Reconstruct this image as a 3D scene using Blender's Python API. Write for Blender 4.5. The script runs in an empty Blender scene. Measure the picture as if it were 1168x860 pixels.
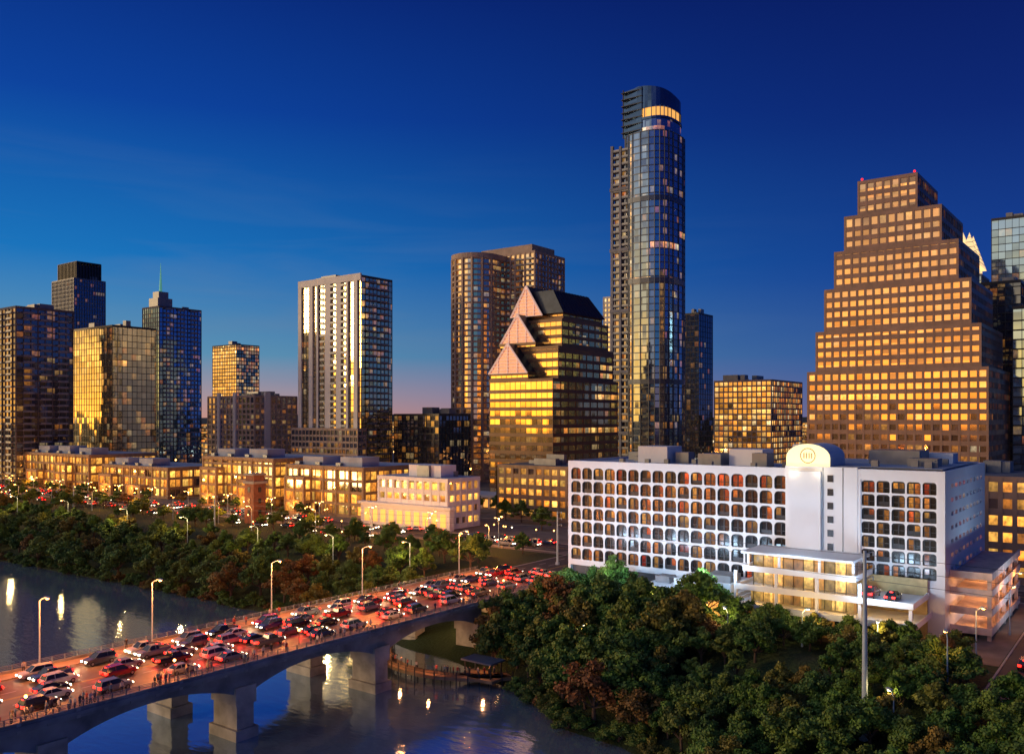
import bpy, bmesh, math, random
from mathutils import Vector, Matrix, noise
R = random.Random(11)
sc = bpy.context.scene
COL = sc.collection

# ------------------------------------------------------------------ mesh builder
class MB:
    def __init__(s):
        s.v=[]; s.f=[]; s.m=[]; s.uv=[]
    def face(s, pts, mi=0, uv=None):
        i=len(s.v); s.v.extend([tuple(p) for p in pts])
        s.f.append(tuple(range(i,i+len(pts)))); s.m.append(mi)
        s.uv.append(uv if uv else [(0,0)]*len(pts))
    def box(s,x0,x1,y0,y1,z0,z1,mi=0,top=None,bay=3.0,fh=3.5,zb=None):
        if zb is None: zb=z0
        if top is None: top=mi
        def w(a,b,o):
            return [((a/bay)+o,(z0-zb)/fh),((b/bay)+o,(z0-zb)/fh),((b/bay)+o,(z1-zb)/fh),((a/bay)+o,(z1-zb)/fh)]
        s.face([(x0,y0,z0),(x1,y0,z0),(x1,y0,z1),(x0,y0,z1)],mi,w(0,x1-x0,0))
        s.face([(x1,y0,z0),(x1,y1,z0),(x1,y1,z1),(x1,y0,z1)],mi,w(0,y1-y0,60))
        s.face([(x1,y1,z0),(x0,y1,z0),(x0,y1,z1),(x1,y1,z1)],mi,w(0,x1-x0,120))
        s.face([(x0,y1,z0),(x0,y0,z0),(x0,y0,z1),(x0,y1,z1)],mi,w(0,y1-y0,180))
        s.face([(x0,y0,z1),(x1,y0,z1),(x1,y1,z1),(x0,y1,z1)],top)
        s.face([(x0,y1,z0),(x1,y1,z0),(x1,y0,z0),(x0,y0,z0)],top)
    def prism(s,poly,z0,z1,mi=0,top=None,bay=3.0,fh=3.5,zf=None):
        if top is None: top=mi
        n=len(poly); u=0; tops=[]
        zt=[(zf(p) if zf else z1) for p in poly]
        for i in range(n):
            a=poly[i]; b=poly[(i+1)%n]; L=math.hypot(b[0]-a[0],b[1]-a[1])
            ta=zt[i]; tb=zt[(i+1)%n]
            s.face([(a[0],a[1],z0),(b[0],b[1],z0),(b[0],b[1],tb),(a[0],a[1],ta)],mi,
                   [(u/bay,0),((u+L)/bay,0),((u+L)/bay,(tb-z0)/fh),(u/bay,(ta-z0)/fh)])
            u+=L
        s.face([(poly[i][0],poly[i][1],zt[i]) for i in range(n)],top)
        s.face([(poly[i][0],poly[i][1],z0) for i in reversed(range(n))],top)
    def tube(s,a,b,r0,r1,n=8,mi=0,cap=True):
        a=Vector(a); b=Vector(b); d=(b-a)
        if d.length<1e-6: return
        d.normalize(); x=d.orthogonal().normalized(); y=d.cross(x)
        p=[];q=[]
        for i in range(n):
            t=2*math.pi*i/n; o=x*math.cos(t)+y*math.sin(t)
            p.append(a+o*r0); q.append(b+o*r1)
        for i in range(n):
            j=(i+1)%n
            s.face([p[i],p[j],q[j],q[i]],mi)
        if cap:
            s.face(list(reversed(p)),mi); s.face(q,mi)
    def ball(s,c,r,mi=0,seg=8,ring=5,sz=1):
        c=Vector(c)
        def P(i,j):
            th=math.pi*i/ring; ph=2*math.pi*j/seg
            return c+Vector((r*math.sin(th)*math.cos(ph),r*math.sin(th)*math.sin(ph),r*sz*math.cos(th)))
        for i in range(ring):
            for j in range(seg):
                if i==0: s.face([P(0,0),P(1,j),P(1,j+1)],mi)
                elif i==ring-1: s.face([P(i,j),P(ring,0),P(i,j+1)],mi)
                else: s.face([P(i,j),P(i+1,j),P(i+1,j+1),P(i,j+1)],mi)
    def mesh(s,name,mats):
        me=bpy.data.meshes.new(name); me.from_pydata(s.v,[],s.f)
        for m in mats: me.materials.append(m)
        me.polygons.foreach_set("material_index",s.m)
        uvl=me.uv_layers.new(name="UVMap")
        flat=[c for f in s.uv for p in f for c in p]
        uvl.data.foreach_set("uv",flat)
        me.update(); return me
    def obj(s,name,mats,parent=None,loc=(0,0,0)):
        me=s.mesh(name,mats); o=bpy.data.objects.new(name,me); COL.objects.link(o)
        o.location=loc
        if parent: o.parent=parent
        return o
def empty(name,loc=(0,0,0)):
    o=bpy.data.objects.new(name,None); o.location=loc; COL.objects.link(o); return o
def inst(name,me,loc,rot=0,scale=1,parent=None):
    o=bpy.data.objects.new(name,me); o.location=loc; o.rotation_euler=(0,0,rot)
    o.scale=(scale,)*3 if not hasattr(scale,'__len__') else scale
    COL.objects.link(o)
    if parent: o.parent=parent
    return o

# ------------------------------------------------------------------ materials
def newmat(name):
    m=bpy.data.materials.new(name); m.use_nodes=True; nt=m.node_tree
    b=nt.nodes["Principled BSDF"]; return m,nt,b
def nd(nt,t,**k):
    n=nt.nodes.new(t)
    for a,v in k.items(): setattr(n,a,v)
    return n
def mth(nt,op,a,b=None,clamp=False):
    n=nt.nodes.new("ShaderNodeMath"); n.operation=op; n.use_clamp=clamp
    for i,x in enumerate((a,b)):
        if x is None: continue
        if isinstance(x,(int,float)): n.inputs[i].default_value=x
        else: nt.links.new(x,n.inputs[i])
    return n.outputs[0]
def ramp(nt,fac,stops,interp='LINEAR'):
    n=nt.nodes.new("ShaderNodeValToRGB"); cr=n.color_ramp; cr.interpolation=interp
    while len(cr.elements)<len(stops): cr.elements.new(0.5)
    for e,(p,c) in zip(cr.elements,stops): e.position=p; e.color=(*c,1)
    if fac is not None: nt.links.new(fac,n.inputs[0])
    return n.outputs[0]
def mixc(nt,f,a,b,mode='MIX'):
    n=nt.nodes.new("ShaderNodeMix"); n.data_type='RGBA'; n.blend_type=mode
    if isinstance(f,(int,float)): n.inputs[0].default_value=f
    else: nt.links.new(f,n.inputs[0])
    for i,x in ((6,a),(7,b)):
        if isinstance(x,tuple): n.inputs[i].default_value=(*x,1)
        else: nt.links.new(x,n.inputs[i])
    return n.outputs[2]
def solid(name,c,rough=0.75,var=0.25,scale=0.6,metal=0.0,bump=0.0,emit=None,es=0):
    m,nt,b=newmat(name)
    tc=nd(nt,"ShaderNodeTexCoord")
    no=nd(nt,"ShaderNodeTexNoise"); no.inputs["Scale"].default_value=scale; no.inputs["Detail"].default_value=6
    nt.links.new(tc.outputs["Object"],no.inputs["Vector"])
    lo=tuple(x*(1-var) for x in c); hi=tuple(min(1,x*(1+var)) for x in c)
    col=ramp(nt,no.outputs[0],[(0.3,lo),(0.7,hi)])
    nt.links.new(col,b.inputs["Base Color"])
    b.inputs["Roughness"].default_value=rough; b.inputs["Metallic"].default_value=metal
    if bump:
        n2=nd(nt,"ShaderNodeTexNoise"); n2.inputs["Scale"].default_value=scale*6; n2.inputs["Detail"].default_value=4
        nt.links.new(tc.outputs["Object"],n2.inputs["Vector"])
        bp=nd(nt,"ShaderNodeBump"); bp.inputs["Strength"].default_value=bump; bp.inputs["Distance"].default_value=0.1
        nt.links.new(n2.outputs[0],bp.inputs["Height"]); nt.links.new(bp.outputs[0],b.inputs["Normal"])
    if emit:
        b.inputs["Emission Color"].default_value=(*emit,1); b.inputs["Emission Strength"].default_value=es
    return m
def emis(name,c,s,sample=True):
    m,nt,b=newmat(name); b.inputs["Base Color"].default_value=(*[min(.8,x) for x in c],1)
    b.inputs["Emission Color"].default_value=(*c,1); b.inputs["Emission Strength"].default_value=s
    if not sample: m.cycles.emission_sampling='NONE'
    return m
_seed=[0]
WARM=[(0.0,(1.0,.26,.04)),(0.45,(1.0,.42,.07)),(0.8,(1.0,.60,.18)),(1.0,(1.0,.82,.5))]
def glass(name,tint=(.25,.32,.42),lit=.2,strength=1.0,rowlit=0.0,cols=WARM,rough=.05,metal=.85,tilt=.028):
    _seed[0]+=7.3
    m,nt,b=newmat(name); L=nt.links
    tc=nd(nt,"ShaderNodeTexCoord"); sp=nd(nt,"ShaderNodeSeparateXYZ"); L.new(tc.outputs["UV"],sp.inputs[0])
    fu=mth(nt,'FLOOR',sp.outputs[0]); fv=mth(nt,'FLOOR',sp.outputs[1])
    cb=nd(nt,"ShaderNodeCombineXYZ"); L.new(fu,cb.inputs[0]); L.new(fv,cb.inputs[1]); cb.inputs[2].default_value=_seed[0]
    wn=nd(nt,"ShaderNodeTexWhiteNoise",noise_dimensions='3D'); L.new(cb.outputs[0],wn.inputs[0])
    cc=nd(nt,"ShaderNodeSeparateColor"); L.new(wn.outputs["Color"],cc.inputs[0])
    n1=nd(nt,"ShaderNodeTexNoise"); n1.inputs["Scale"].default_value=.23; n1.inputs["Detail"].default_value=1
    L.new(cb.outputs[0],n1.inputs["Vector"])
    thr=mth(nt,'MULTIPLY',mth(nt,'SUBTRACT',n1.outputs[0],.2),lit*3.3)
    on=mth(nt,'LESS_THAN',wn.outputs["Value"],thr)
    if rowlit:
        c2=nd(nt,"ShaderNodeCombineXYZ"); L.new(fv,c2.inputs[0]); c2.inputs[1].default_value=_seed[0]+3
        L.new(mth(nt,'FLOOR',mth(nt,'DIVIDE',sp.outputs[0],9.0)),c2.inputs[2])
        w2=nd(nt,"ShaderNodeTexWhiteNoise",noise_dimensions='3D'); L.new(c2.outputs[0],w2.inputs[0])
        on=mth(nt,'MAXIMUM',on,mth(nt,'LESS_THAN',w2.outputs["Value"],rowlit))
    br=mth(nt,'ADD',mth(nt,'MULTIPLY',mth(nt,'POWER',cc.outputs[0],2.0),.85),.15)
    n2=nd(nt,"ShaderNodeTexNoise"); n2.inputs["Scale"].default_value=2.6; n2.inputs["Detail"].default_value=3
    L.new(tc.outputs["UV"],n2.inputs["Vector"])
    inn=mth(nt,'MULTIPLY',mth(nt,'SUBTRACT',n2.outputs[0],.18),2.2,True)
    fr=mth(nt,'FRACT',sp.outputs[1]); inn=mth(nt,'MULTIPLY',inn,mth(nt,'ADD',mth(nt,'MULTIPLY',fr,.8),.45))
    es=mth(nt,'MULTIPLY',mth(nt,'MULTIPLY',on,br),mth(nt,'MULTIPLY',inn,strength*1.8))
    L.new(ramp(nt,cc.outputs[1],cols),b.inputs["Emission Color"]); L.new(es,b.inputs["Emission Strength"])
    tn=mixc(nt,cc.outputs[2],tuple(x*.82 for x in tint),tuple(min(1,x*1.08) for x in tint))
    L.new(tn,b.inputs["Base Color"]); b.inputs["Metallic"].default_value=metal; b.inputs["Roughness"].default_value=rough
    ge=nd(nt,"ShaderNodeNewGeometry"); vm=nd(nt,"ShaderNodeVectorMath",operation='SUBTRACT')
    L.new(wn.outputs["Color"],vm.inputs[0]); vm.inputs[1].default_value=(.5,.5,.5)
    vs=nd(nt,"ShaderNodeVectorMath",operation='SCALE'); L.new(vm.outputs[0],vs.inputs[0]); vs.inputs["Scale"].default_value=tilt
    va=nd(nt,"ShaderNodeVectorMath",operation='ADD'); L.new(ge.outputs["Normal"],va.inputs[0]); L.new(vs.outputs[0],va.inputs[1])
    vn=nd(nt,"ShaderNodeVectorMath",operation='NORMALIZE'); L.new(va.outputs[0],vn.inputs[0]); L.new(vn.outputs[0],b.inputs["Normal"])
    m.cycles.emission_sampling='NONE'
    return m

M_conc=solid("concrete",(.36,.35,.33),.85,.2,.3)
M_concd=solid("dark_concrete",(.13,.125,.13),.85,.2,.3)
M_beige=solid("beige_stone",(.44,.33,.25),.8,.15,.3)
M_lime=solid("limestone",(.34,.24,.14),.8,.2,.4)
M_brown=solid("brown_granite",(.27,.165,.125),.4,.18,.25)
M_brownd=solid("dark_bronze_band",(.13,.075,.045),.4,.2,.25,.3)
M_white=solid("white_paint",(.76,.78,.80),.6,.07,.12)
M_whitep=solid("white_panel",(.66,.64,.60),.6,.08,.2)
M_dark=solid("dark_metal",(.035,.038,.045),.4,.2,.5,.3)
M_grey=solid("grey_metal",(.22,.24,.27),.45,.15,.5,.5)
M_steel=solid("galvanised_steel",(.36,.48,.58),.5,.08,2,.2)
M_roof=solid("roof_membrane",(.14,.15,.17),.9,.3,.15)
M_roofl=solid("light_roof",(.36,.42,.50),.9,.2,.12)
M_asph=solid("asphalt",(.05,.05,.052),.75,.25,.5,0,.1)
M_pave=solid("pavement",(.17,.15,.13),.85,.3,.25)
M_mark=solid("road_paint",(.7,.7,.66),.6,.1,2)
M_yel=solid("yellow_road_paint",(.6,.42,.06),.6,.1,2)
M_lamp=emis("sodium_lamp",(1.0,.40,.08),18,False)
M_lampw=emis("white_lamp",(1.0,.80,.5),10,False)
M_red=emis("red_beacon",(1.0,.015,.008),3,False)
M_glowband=emis("lit_band",(1.0,.42,.09),1.15,False)
M_garage=emis("garage_ceiling_light",(1.0,.62,.16),3,False)

# ------------------------------------------------------------------ world (dusk sky)
w=bpy.data.worlds.new("World"); sc.world=w; w.use_nodes=True; nt=w.node_tree; L=nt.links
bg=nt.nodes["Background"]
tc=nd(nt,"ShaderNodeTexCoord"); sp=nd(nt,"ShaderNodeSeparateXYZ"); L.new(tc.outputs["Generated"],sp.inputs[0])
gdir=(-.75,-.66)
a=mth(nt,'ADD',mth(nt,'MULTIPLY',sp.outputs[0],gdir[0]),mth(nt,'MULTIPLY',sp.outputs[1],gdir[1]))
rxy=mth(nt,'SQRT',mth(nt,'ADD',mth(nt,'MULTIPLY',sp.outputs[0],sp.outputs[0]),mth(nt,'MULTIPLY',sp.outputs[1],sp.outputs[1])))
az=mth(nt,'DIVIDE',a,mth(nt,'MAXIMUM',rxy,.05))
z=mth(nt,'MAXIMUM',sp.outputs[2],0.0)
dark=ramp(nt,z,[(0,(.085,.12,.29)),(.05,(.028,.095,.32)),(.15,(.005,.047,.28)),(.30,(.0018,.018,.17)),(.45,(.001,.0068,.10)),(1,(.001,.004,.05))])
left=ramp(nt,z,[(0,(.62,.30,.22)),(.025,(.42,.31,.33)),(.07,(.11,.30,.46)),(.17,(.007,.17,.50)),(.32,(.0018,.054,.34)),(.46,(.0012,.018,.185)),(1,(.002,.01,.08))])
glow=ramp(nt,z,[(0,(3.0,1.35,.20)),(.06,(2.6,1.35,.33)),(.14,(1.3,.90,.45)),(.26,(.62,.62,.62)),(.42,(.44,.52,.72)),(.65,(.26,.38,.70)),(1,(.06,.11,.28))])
m1=nd(nt,"ShaderNodeMapRange"); m1.interpolation_type='SMOOTHSTEP'; L.new(az,m1.inputs[0]); m1.inputs[1].default_value=-.65; m1.inputs[2].default_value=.50
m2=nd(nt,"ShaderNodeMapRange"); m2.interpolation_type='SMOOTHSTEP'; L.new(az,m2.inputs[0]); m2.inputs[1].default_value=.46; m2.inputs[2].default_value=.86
c=mixc(nt,m1.outputs[0],dark,left)
mp=nd(nt,"ShaderNodeMapping"); mp.inputs["Scale"].default_value=(1.2,1.2,11); mp.inputs["Rotation"].default_value=(.05,.08,0); L.new(tc.outputs["Generated"],mp.inputs[0])
cn=nd(nt,"ShaderNodeTexNoise"); cn.inputs["Scale"].default_value=2.2; cn.inputs["Detail"].default_value=7; cn.inputs["Distortion"].default_value=.6; L.new(mp.outputs[0],cn.inputs["Vector"])
cm=mth(nt,'MULTIPLY',ramp(nt,cn.outputs[0],[(.48,(0,0,0)),(.72,(1,1,1))]),ramp(nt,z,[(0,(.3,.3,.3)),(.12,(.6,.6,.6)),(.30,(0,0,0))]))
cm=mth(nt,'MULTIPLY',cm,m1.outputs[0])
c=mixc(nt,mth(nt,'MULTIPLY',cm,.55),c,(.14,.22,.36))
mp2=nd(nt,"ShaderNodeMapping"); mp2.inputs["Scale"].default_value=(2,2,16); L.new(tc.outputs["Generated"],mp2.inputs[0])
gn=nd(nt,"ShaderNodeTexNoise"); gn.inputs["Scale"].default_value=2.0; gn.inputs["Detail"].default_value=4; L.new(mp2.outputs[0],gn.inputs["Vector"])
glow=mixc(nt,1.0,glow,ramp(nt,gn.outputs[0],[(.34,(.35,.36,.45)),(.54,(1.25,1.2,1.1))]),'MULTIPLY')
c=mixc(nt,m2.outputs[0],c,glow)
sky=nd(nt,"ShaderNodeTexSky"); sky.sky_type='NISHITA'; sky.sun_disc=False; sky.sun_elevation=math.radians(1.0)
sky.sun_rotation=math.atan2(gdir[0],gdir[1])
c=mixc(nt,.004,c,sky.outputs[0],'ADD')
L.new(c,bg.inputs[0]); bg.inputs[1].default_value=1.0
sd=bpy.data.lights.new("sun","SUN"); sd.energy=1.15; sd.angle=math.radians(12); sd.color=(1.0,.66,.32)
so=bpy.data.objects.new("sun",sd); COL.objects.link(so)
dv=Vector((gdir[0],gdir[1],math.tan(math.radians(9))))
so.rotation_euler=dv.to_track_quat('Z','Y').to_euler()

def point(name,loc,e,col=(1,.42,.10),r=.4,parent=None):
    d=bpy.data.lights.new(name,'POINT'); d.energy=e; d.color=col; d.shadow_soft_size=r
    o=bpy.data.objects.new(name,d); o.location=loc; COL.objects.link(o)
    if parent: o.parent=parent
    return o
def area(name,loc,target,e,col,sx,sy,parent=None):
    d=bpy.data.lights.new(name,'AREA'); d.energy=e; d.color=col; d.shape='RECTANGLE'; d.size=sx; d.size_y=sy
    o=bpy.data.objects.new(name,d); o.location=loc; COL.objects.link(o)
    o.rotation_euler=(Vector(target)-Vector(loc)).to_track_quat('-Z','Y').to_euler()
    if parent: o.parent=parent
    return o

# ------------------------------------------------------------------ terrain
def interp(t,pts):
    if t<=pts[0][0]: return pts[0][1]
    for (a,b),(c,d) in zip(pts,pts[1:]):
        if t<=c: return b+(d-b)*(t-a)/(c-a)
    return pts[-1][1]
SH=[(-3000,600),(-1400,260),(-900,165),(-500,140),(-316,134),(-209,138),(-176,137),(-130,135),(-108,131),(-76,115),(-62,111),(-35,98),(0,85),(60,62),(200,30),(600,-30),(3000,-60)]
HT=[(-8,-3),(0,-.15),(1.5,1.0),(12,4),(24,8),(34,10.9),(99,10.9)]
def shore(e): return interp(e,SH)+2.2*noise.noise(Vector((e*.06,3,0)))
def terr(e,n):
    h=max(interp(n-shore(e),HT),interp(-190-n,HT))
    if 0.3<h<10.6: h+=.5*noise.noise(Vector((e*.1,n*.1,0)))
    return h
def axis(segs):
    o=[]
    for a,b,st in segs:
        k=max(1,int(round((b-a)/st))); o+= [a+(b-a)*i/k for i in range(k)]
    o.append(segs[-1][1]); return o
xs=axis([(-16000,-3000,2600),(-3000,-900,150),(-900,-560,20),(-560,40,4),(40,300,20),(300,3000,300),(3000,16000,2600)])
ys=axis([(-16000,-600,3000),(-600,-180,30),(-180,60,20),(60,200,2.5),(200,300,20),(300,1200,150),(1200,20000,2500)])
gv=[(x,y,terr(x,y)) for y in ys for x in xs]; nx=len(xs)
gf=[(j*nx+i,j*nx+i+1,(j+1)*nx+i+1,(j+1)*nx+i) for j in range(len(ys)-1) for i in range(nx-1)]
me=bpy.data.meshes.new("ground"); me.from_pydata(gv,[],gf); me.update()
m,nt,b=newmat("grass_and_soil"); tc=nd(nt,"ShaderNodeTexCoord")
n1=nd(nt,"ShaderNodeTexNoise"); n1.inputs["Scale"].default_value=.09; n1.inputs["Detail"].default_value=8; nt.links.new(tc.outputs["Object"],n1.inputs["Vector"])
n2=nd(nt,"ShaderNodeTexNoise"); n2.inputs["Scale"].default_value=1.8; n2.inputs["Detail"].default_value=5; nt.links.new(tc.outputs["Object"],n2.inputs["Vector"])
c=ramp(nt,n1.outputs[0],[(.35,(.022,.055,.010)),(.55,(.035,.070,.014)),(.68,(.055,.058,.025))])
c=mixc(nt,n2.outputs[0],c,(.014,.026,.008)); nt.links.new(c,b.inputs["Base Color"]); b.inputs["Roughness"].default_value=.95
bp=nd(nt,"ShaderNodeBump"); bp.inputs["Strength"].default_value=.8; bp.inputs["Distance"].default_value=.4; nt.links.new(n2.outputs[0],bp.inputs["Height"]); nt.links.new(bp.outputs[0],b.inputs["Normal"])
me.materials.append(m); g=bpy.data.objects.new("ground",me); COL.objects.link(g)
for p in me.polygons: p.use_smooth=True
# water
m,nt,b=newmat("lake_water"); tc=nd(nt,"ShaderNodeTexCoord")
mp=nd(nt,"ShaderNodeMapping"); mp.inputs["Scale"].default_value=(.5,1.0,1); nt.links.new(tc.outputs["Object"],mp.inputs[0])
n1=nd(nt,"ShaderNodeTexNoise"); n1.inputs["Scale"].default_value=.7; n1.inputs["Detail"].default_value=5; nt.links.new(mp.outputs[0],n1.inputs["Vector"])
n3=nd(nt,"ShaderNodeTexNoise"); n3.inputs["Scale"].default_value=.03; n3.inputs["Detail"].default_value=3; nt.links.new(mp.outputs[0],n3.inputs["Vector"])
b.inputs["Base Color"].default_value=(.42,.56,.68,1); b.inputs["IOR"].default_value=1.6; b.inputs["Metallic"].default_value=.72
nt.links.new(ramp(nt,n3.outputs[0],[(.4,(.03,.03,.03)),(.65,(.11,.11,.11))]),b.inputs["Roughness"])
bp=nd(nt,"ShaderNodeBump"); bp.inputs["Strength"].default_value=.40; bp.inputs["Distance"].default_value=.12; nt.links.new(n1.outputs[0],bp.inputs["Height"]); nt.links.new(bp.outputs[0],b.inputs["Normal"])
mb=MB(); mb.face([(-4000,-400,0),(900,-400,0),(900,700,0),(-4000,700,0)]); mb.obj("water",[m])

# city paving and roads
GZ=10.9
mb=MB(); mb.face([(-900,200,GZ+.01),(120,200,GZ+.01),(120,900,GZ+.01),(-900,900,GZ+.01)]); mb.obj("pavement",[M_pave])
def road(name,x0,x1,y0,y1,z,axisv,lanes,kerb=True):
    e=empty(name); mb=MB(); mb.face([(x0,y0,z),(x1,y0,z),(x1,y1,z),(x0,y1,z)]); mb.obj("asphalt_surface",[M_asph],e)
    mk=MB()
    for k in range(1,lanes):
        mid=(k*2==lanes)
        if axisv=='x':
            yy=y0+(y1-y0)*k/lanes
            if mid: 
                mk.face([(x0,yy-.22,z+.006),(x1,yy-.22,z+.006),(x1,yy-.1,z+.006),(x0,yy-.1,z+.006)],1)
                mk.face([(x0,yy+.1,z+.006),(x1,yy+.1,z+.006),(x1,yy+.22,z+.006),(x0,yy+.22,z+.006)],1)
            else:
                t=x0
                while t<x1-3: mk.face([(t,yy-.07,z+.006),(t+3,yy-.07,z+.006),(t+3,yy+.07,z+.006),(t,yy+.07,z+.006)]); t+=9
        else:
            xx=x0+(x1-x0)*k/lanes
            if mid:
                mk.face([(xx-.22,y0,z+.006),(xx-.1,y0,z+.006),(xx-.1,y1,z+.006),(xx-.22,y1,z+.006)],1)
                mk.face([(xx+.1,y0,z+.006),(xx+.22,y0,z+.006),(xx+.22,y1,z+.006),(xx+.1,y1,z+.006)],1)
            else:
                t=y0
                while t<y1-3: mk.face([(xx-.07,t,z+.006),(xx+.07,t,z+.006),(xx+.07,t+3,z+.006),(xx-.07,t+3,z+.006)]); t+=9
    if mk.f: mk.obj("lane_markings",[M_mark,M_yel],e)
    if kerb:
        kb=MB()
        if axisv=='x':
            kb.box(x0,x1,y0-.3,y0,z-.3,z+.13); kb.box(x0,x1,y1,y1+.3,z-.3,z+.13)
        else:
            kb.box(x0-.3,x0,y0,y1,z-.3,z+.13); kb.box(x1,x1+.3,y0,y1,z-.3,z+.13)
        kb.obj("kerb",[M_conc],e)
    return e
road("riverside_street",-800,-136,203,217,GZ+.03,'x',4)
road("hotel_back_street",-109,60,203,217,GZ+.03,'x',4)
road("avenue",-131.5,-114,165,900,GZ+.035,'y',6)
road("side_street",-20,-8,126,202,GZ+.04,'y',2)

# ------------------------------------------------------------------ generic towers
def roofstuff(mb,x0,x1,y0,y1,z,k=4,mi=0,rr=None):
    rr=rr or R
    for i in range(k):
        w=(x1-x0)*rr.uniform(.08,.3); l=(y1-y0)*rr.uniform(.08,.3)
        x=rr.uniform(x0+.5,x1-w-.5); y=rr.uniform(y0+.5,y1-l-.5); mb.box(x,x+w,y,y+l,z,z+rr.uniform(1.2,4)+i*.011,mi)
def clad(sl,x0,x1,y0,y1,z0,z1,fh,bay,slab_h,so,fw,fo,mi=0,faces="SENW"):
    k=0; z=z0
    while z<z1-.5*fh:
        if so>0: sl.box(x0-so,x1+so,y0-so,y1+so,z,z+slab_h,mi)
        z+=fh
    sl.box(x0-so-.06,x1+so+.06,y0-so-.06,y1+so+.06,z1-.3,z1+1.0,mi,top=mi)
    if fw>0:
        nxb=max(1,round((x1-x0)/bay)); nyb=max(1,round((y1-y0)/bay))
        for i in range(nxb+1):
            x=x0+(x1-x0)*i/nxb
            if 'S' in faces: sl.box(x-fw/2,x+fw/2,y0-fo,y0+.02,z0,z1+.7,mi)
            if 'N' in faces: sl.box(x-fw/2,x+fw/2,y1-.02,y1+fo,z0,z1+.7,mi)
        for i in range(nyb+1):
            y=y0+(y1-y0)*i/nyb
            if 'E' in faces: sl.box(x1-.02,x1+fo,y-fw/2,y+fw/2,z0,z1+.71,mi)
            if 'W' in faces: sl.box(x0-fo,x0+.02,y-fw/2,y+fw/2,z0,z1+.71,mi)
def tower(name,E,N,w,l,zt,g,frame,fh=3.5,bay=3.0,slab=.9,so=.25,fw=.35,fo=.4,z0=GZ,roofm=None,eq=4,par=None,eqh=True):
    e=par or empty(name)
    x0,x1,y0,y1=E-w,E,N,N+l
    a=MB(); a.box(x0,x1,y0,y1,z0,zt,0,top=1,bay=w/max(1,round(w/bay)),fh=fh); a.obj("glazing",[g,roofm or M_roof],e)
    s=MB(); clad(s,x0,x1,y0,y1,z0,zt,fh,bay,slab,so,fw,fo); s.obj("floor_bands_and_piers",[frame],e)
    r=MB(); r.box(x0+.3,x1-.3,y0+.3,y1-.3,zt+.2,zt+1.02,0)
    if eq: roofstuff(r,x0+2,x1-2,y0+2,y1-2,zt+1.0,eq,1)
    r.obj("roof_plant",[roofm or M_roof,M_grey],e)
    return e
def balconies(par,face,x0,x1,y0,y1,z0,zt,fh,cols,wid,frame=None,depth=1.5):
    mb=MB(); z=z0+fh
    while z<zt-1:
        for c in cols:
            if face=='S':
                a=x0+(x1-x0)*c-wid/2; bx=(a,a+wid,y0-depth,y0-.3)
            else:
                a=y0+(y1-y0)*c-wid/2; bx=(x1+.3,x1+depth,a,a+wid)
            mb.box(*bx,z,z+.22,0)
            if face=='S': mb.box(bx[0],bx[1],bx[2]-.02,bx[2]+.05,z+.22,z+1.2,1)
            else: mb.box(bx[1]-.05,bx[1]+.02,bx[2],bx[3],z+.22,z+1.2,1)
        z+=fh
    mb.obj("balconies",[frame or M_conc,M_grey],par)

gA=glass("glass_brown",(.22,.22,.24),.15,.9)
gB=glass("glass_slate",(.16,.2,.28),.06,.7)
gC=glass("glass_gold",(.85,.80,.55),.15,.9,.06)
gD=glass("glass_blue",(.22,.38,.58),.13,.8)
gE=glass("glass_office",(.5,.45,.3),.5,.9,.25)
gF=glass("glass_flats",(.3,.3,.32),.2,.9)
gG=glass("glass_tower_gold",(1.0,.84,.48),.12,.9)
gJ=glass("glass_condo",(.85,.66,.45),.24,1.1)
gK=glass("glass_bronze",(1.0,.66,.27),.10,1.0,.05,tilt=.02)
gL=glass("glass_curtain",(.31,.40,.52),.10,1.0,.02)
gN=glass("glass_lit_office",(.35,.3,.2),.75,1.0,.4)
gO=glass("glass_granite_tower",(.80,.50,.28),.27,1.1,.10)
gQ=glass("glass_sky",(.35,.55,.8),.06,.7)
CIV=[(0,(1,.28,.03)),(.5,(1,.42,.055)),(1,(1,.58,.12))]
gR=glass("glass_civic",(.3,.25,.2),.80,1.7,.45,cols=CIV)

t=tower("apartment_tower",-505,221,50,31,109,gA,M_concd,3.4,4,.7,.3,.3,.45)
balconies(t,'S',-555,-505,221,252,GZ,109,3.4,[.15,.4,.65,.88],6); balconies(t,'E',-555,-505,221,252,GZ,109,3.4,[.2,.5,.8],6)
t=tower("dark_skyscraper",-799,400,41,29,176,gB,M_grey,3.6,2.5,.9,.2,.5,.6)
b_=MB(); b_.box(-836,-802,404,426,177,190,0,bay=2.5)
clad(b_,-836,-802,404,426,177,192,20,2.6,.8,.3,.8,.9,1); b_.obj("crown",[M_dark,M_dark],t)
t=tower("gold_glass_tower",-502,274,48,28,103,gC,M_dark,3.8,3,.35,.12,.12,.2)
t=tower("blue_condo_tower",-599,363,22.6,35,131,gD,M_concd,3.3,3,.6,.25,.3,.4)
balconies(t,'E',-621,-599,363,398,GZ,131,3.3,[.2,.5,.8],6)
s=MB(); s.box(-618,-606,366,378,131,139,0); s.box(-616,-608,368,376,139,144,0); s.tube((-612,372,144),(-612,372,166),1.2,.12,6,1); s.obj("spire",[M_grey,emis("green_spire",(.22,.8,.55),.22,False)],t)
t=tower("office_block",-766,550,41,28,124,gE,M_concd,3.7,3,1.0,.2,.4,.3)
t=tower("residential_block",-459,343,49,33,62,gF,M_beige,3.3,4,1.2,.25,1.2,.35)
s=MB(); 
for x in (-497,-480): s.box(x,x+3,341.8,343,GZ,65,0)
s.box(-459+.01,-457.5,350,354,GZ,65,0); s.obj("white_stair_shafts",[M_whitep],t)
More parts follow.
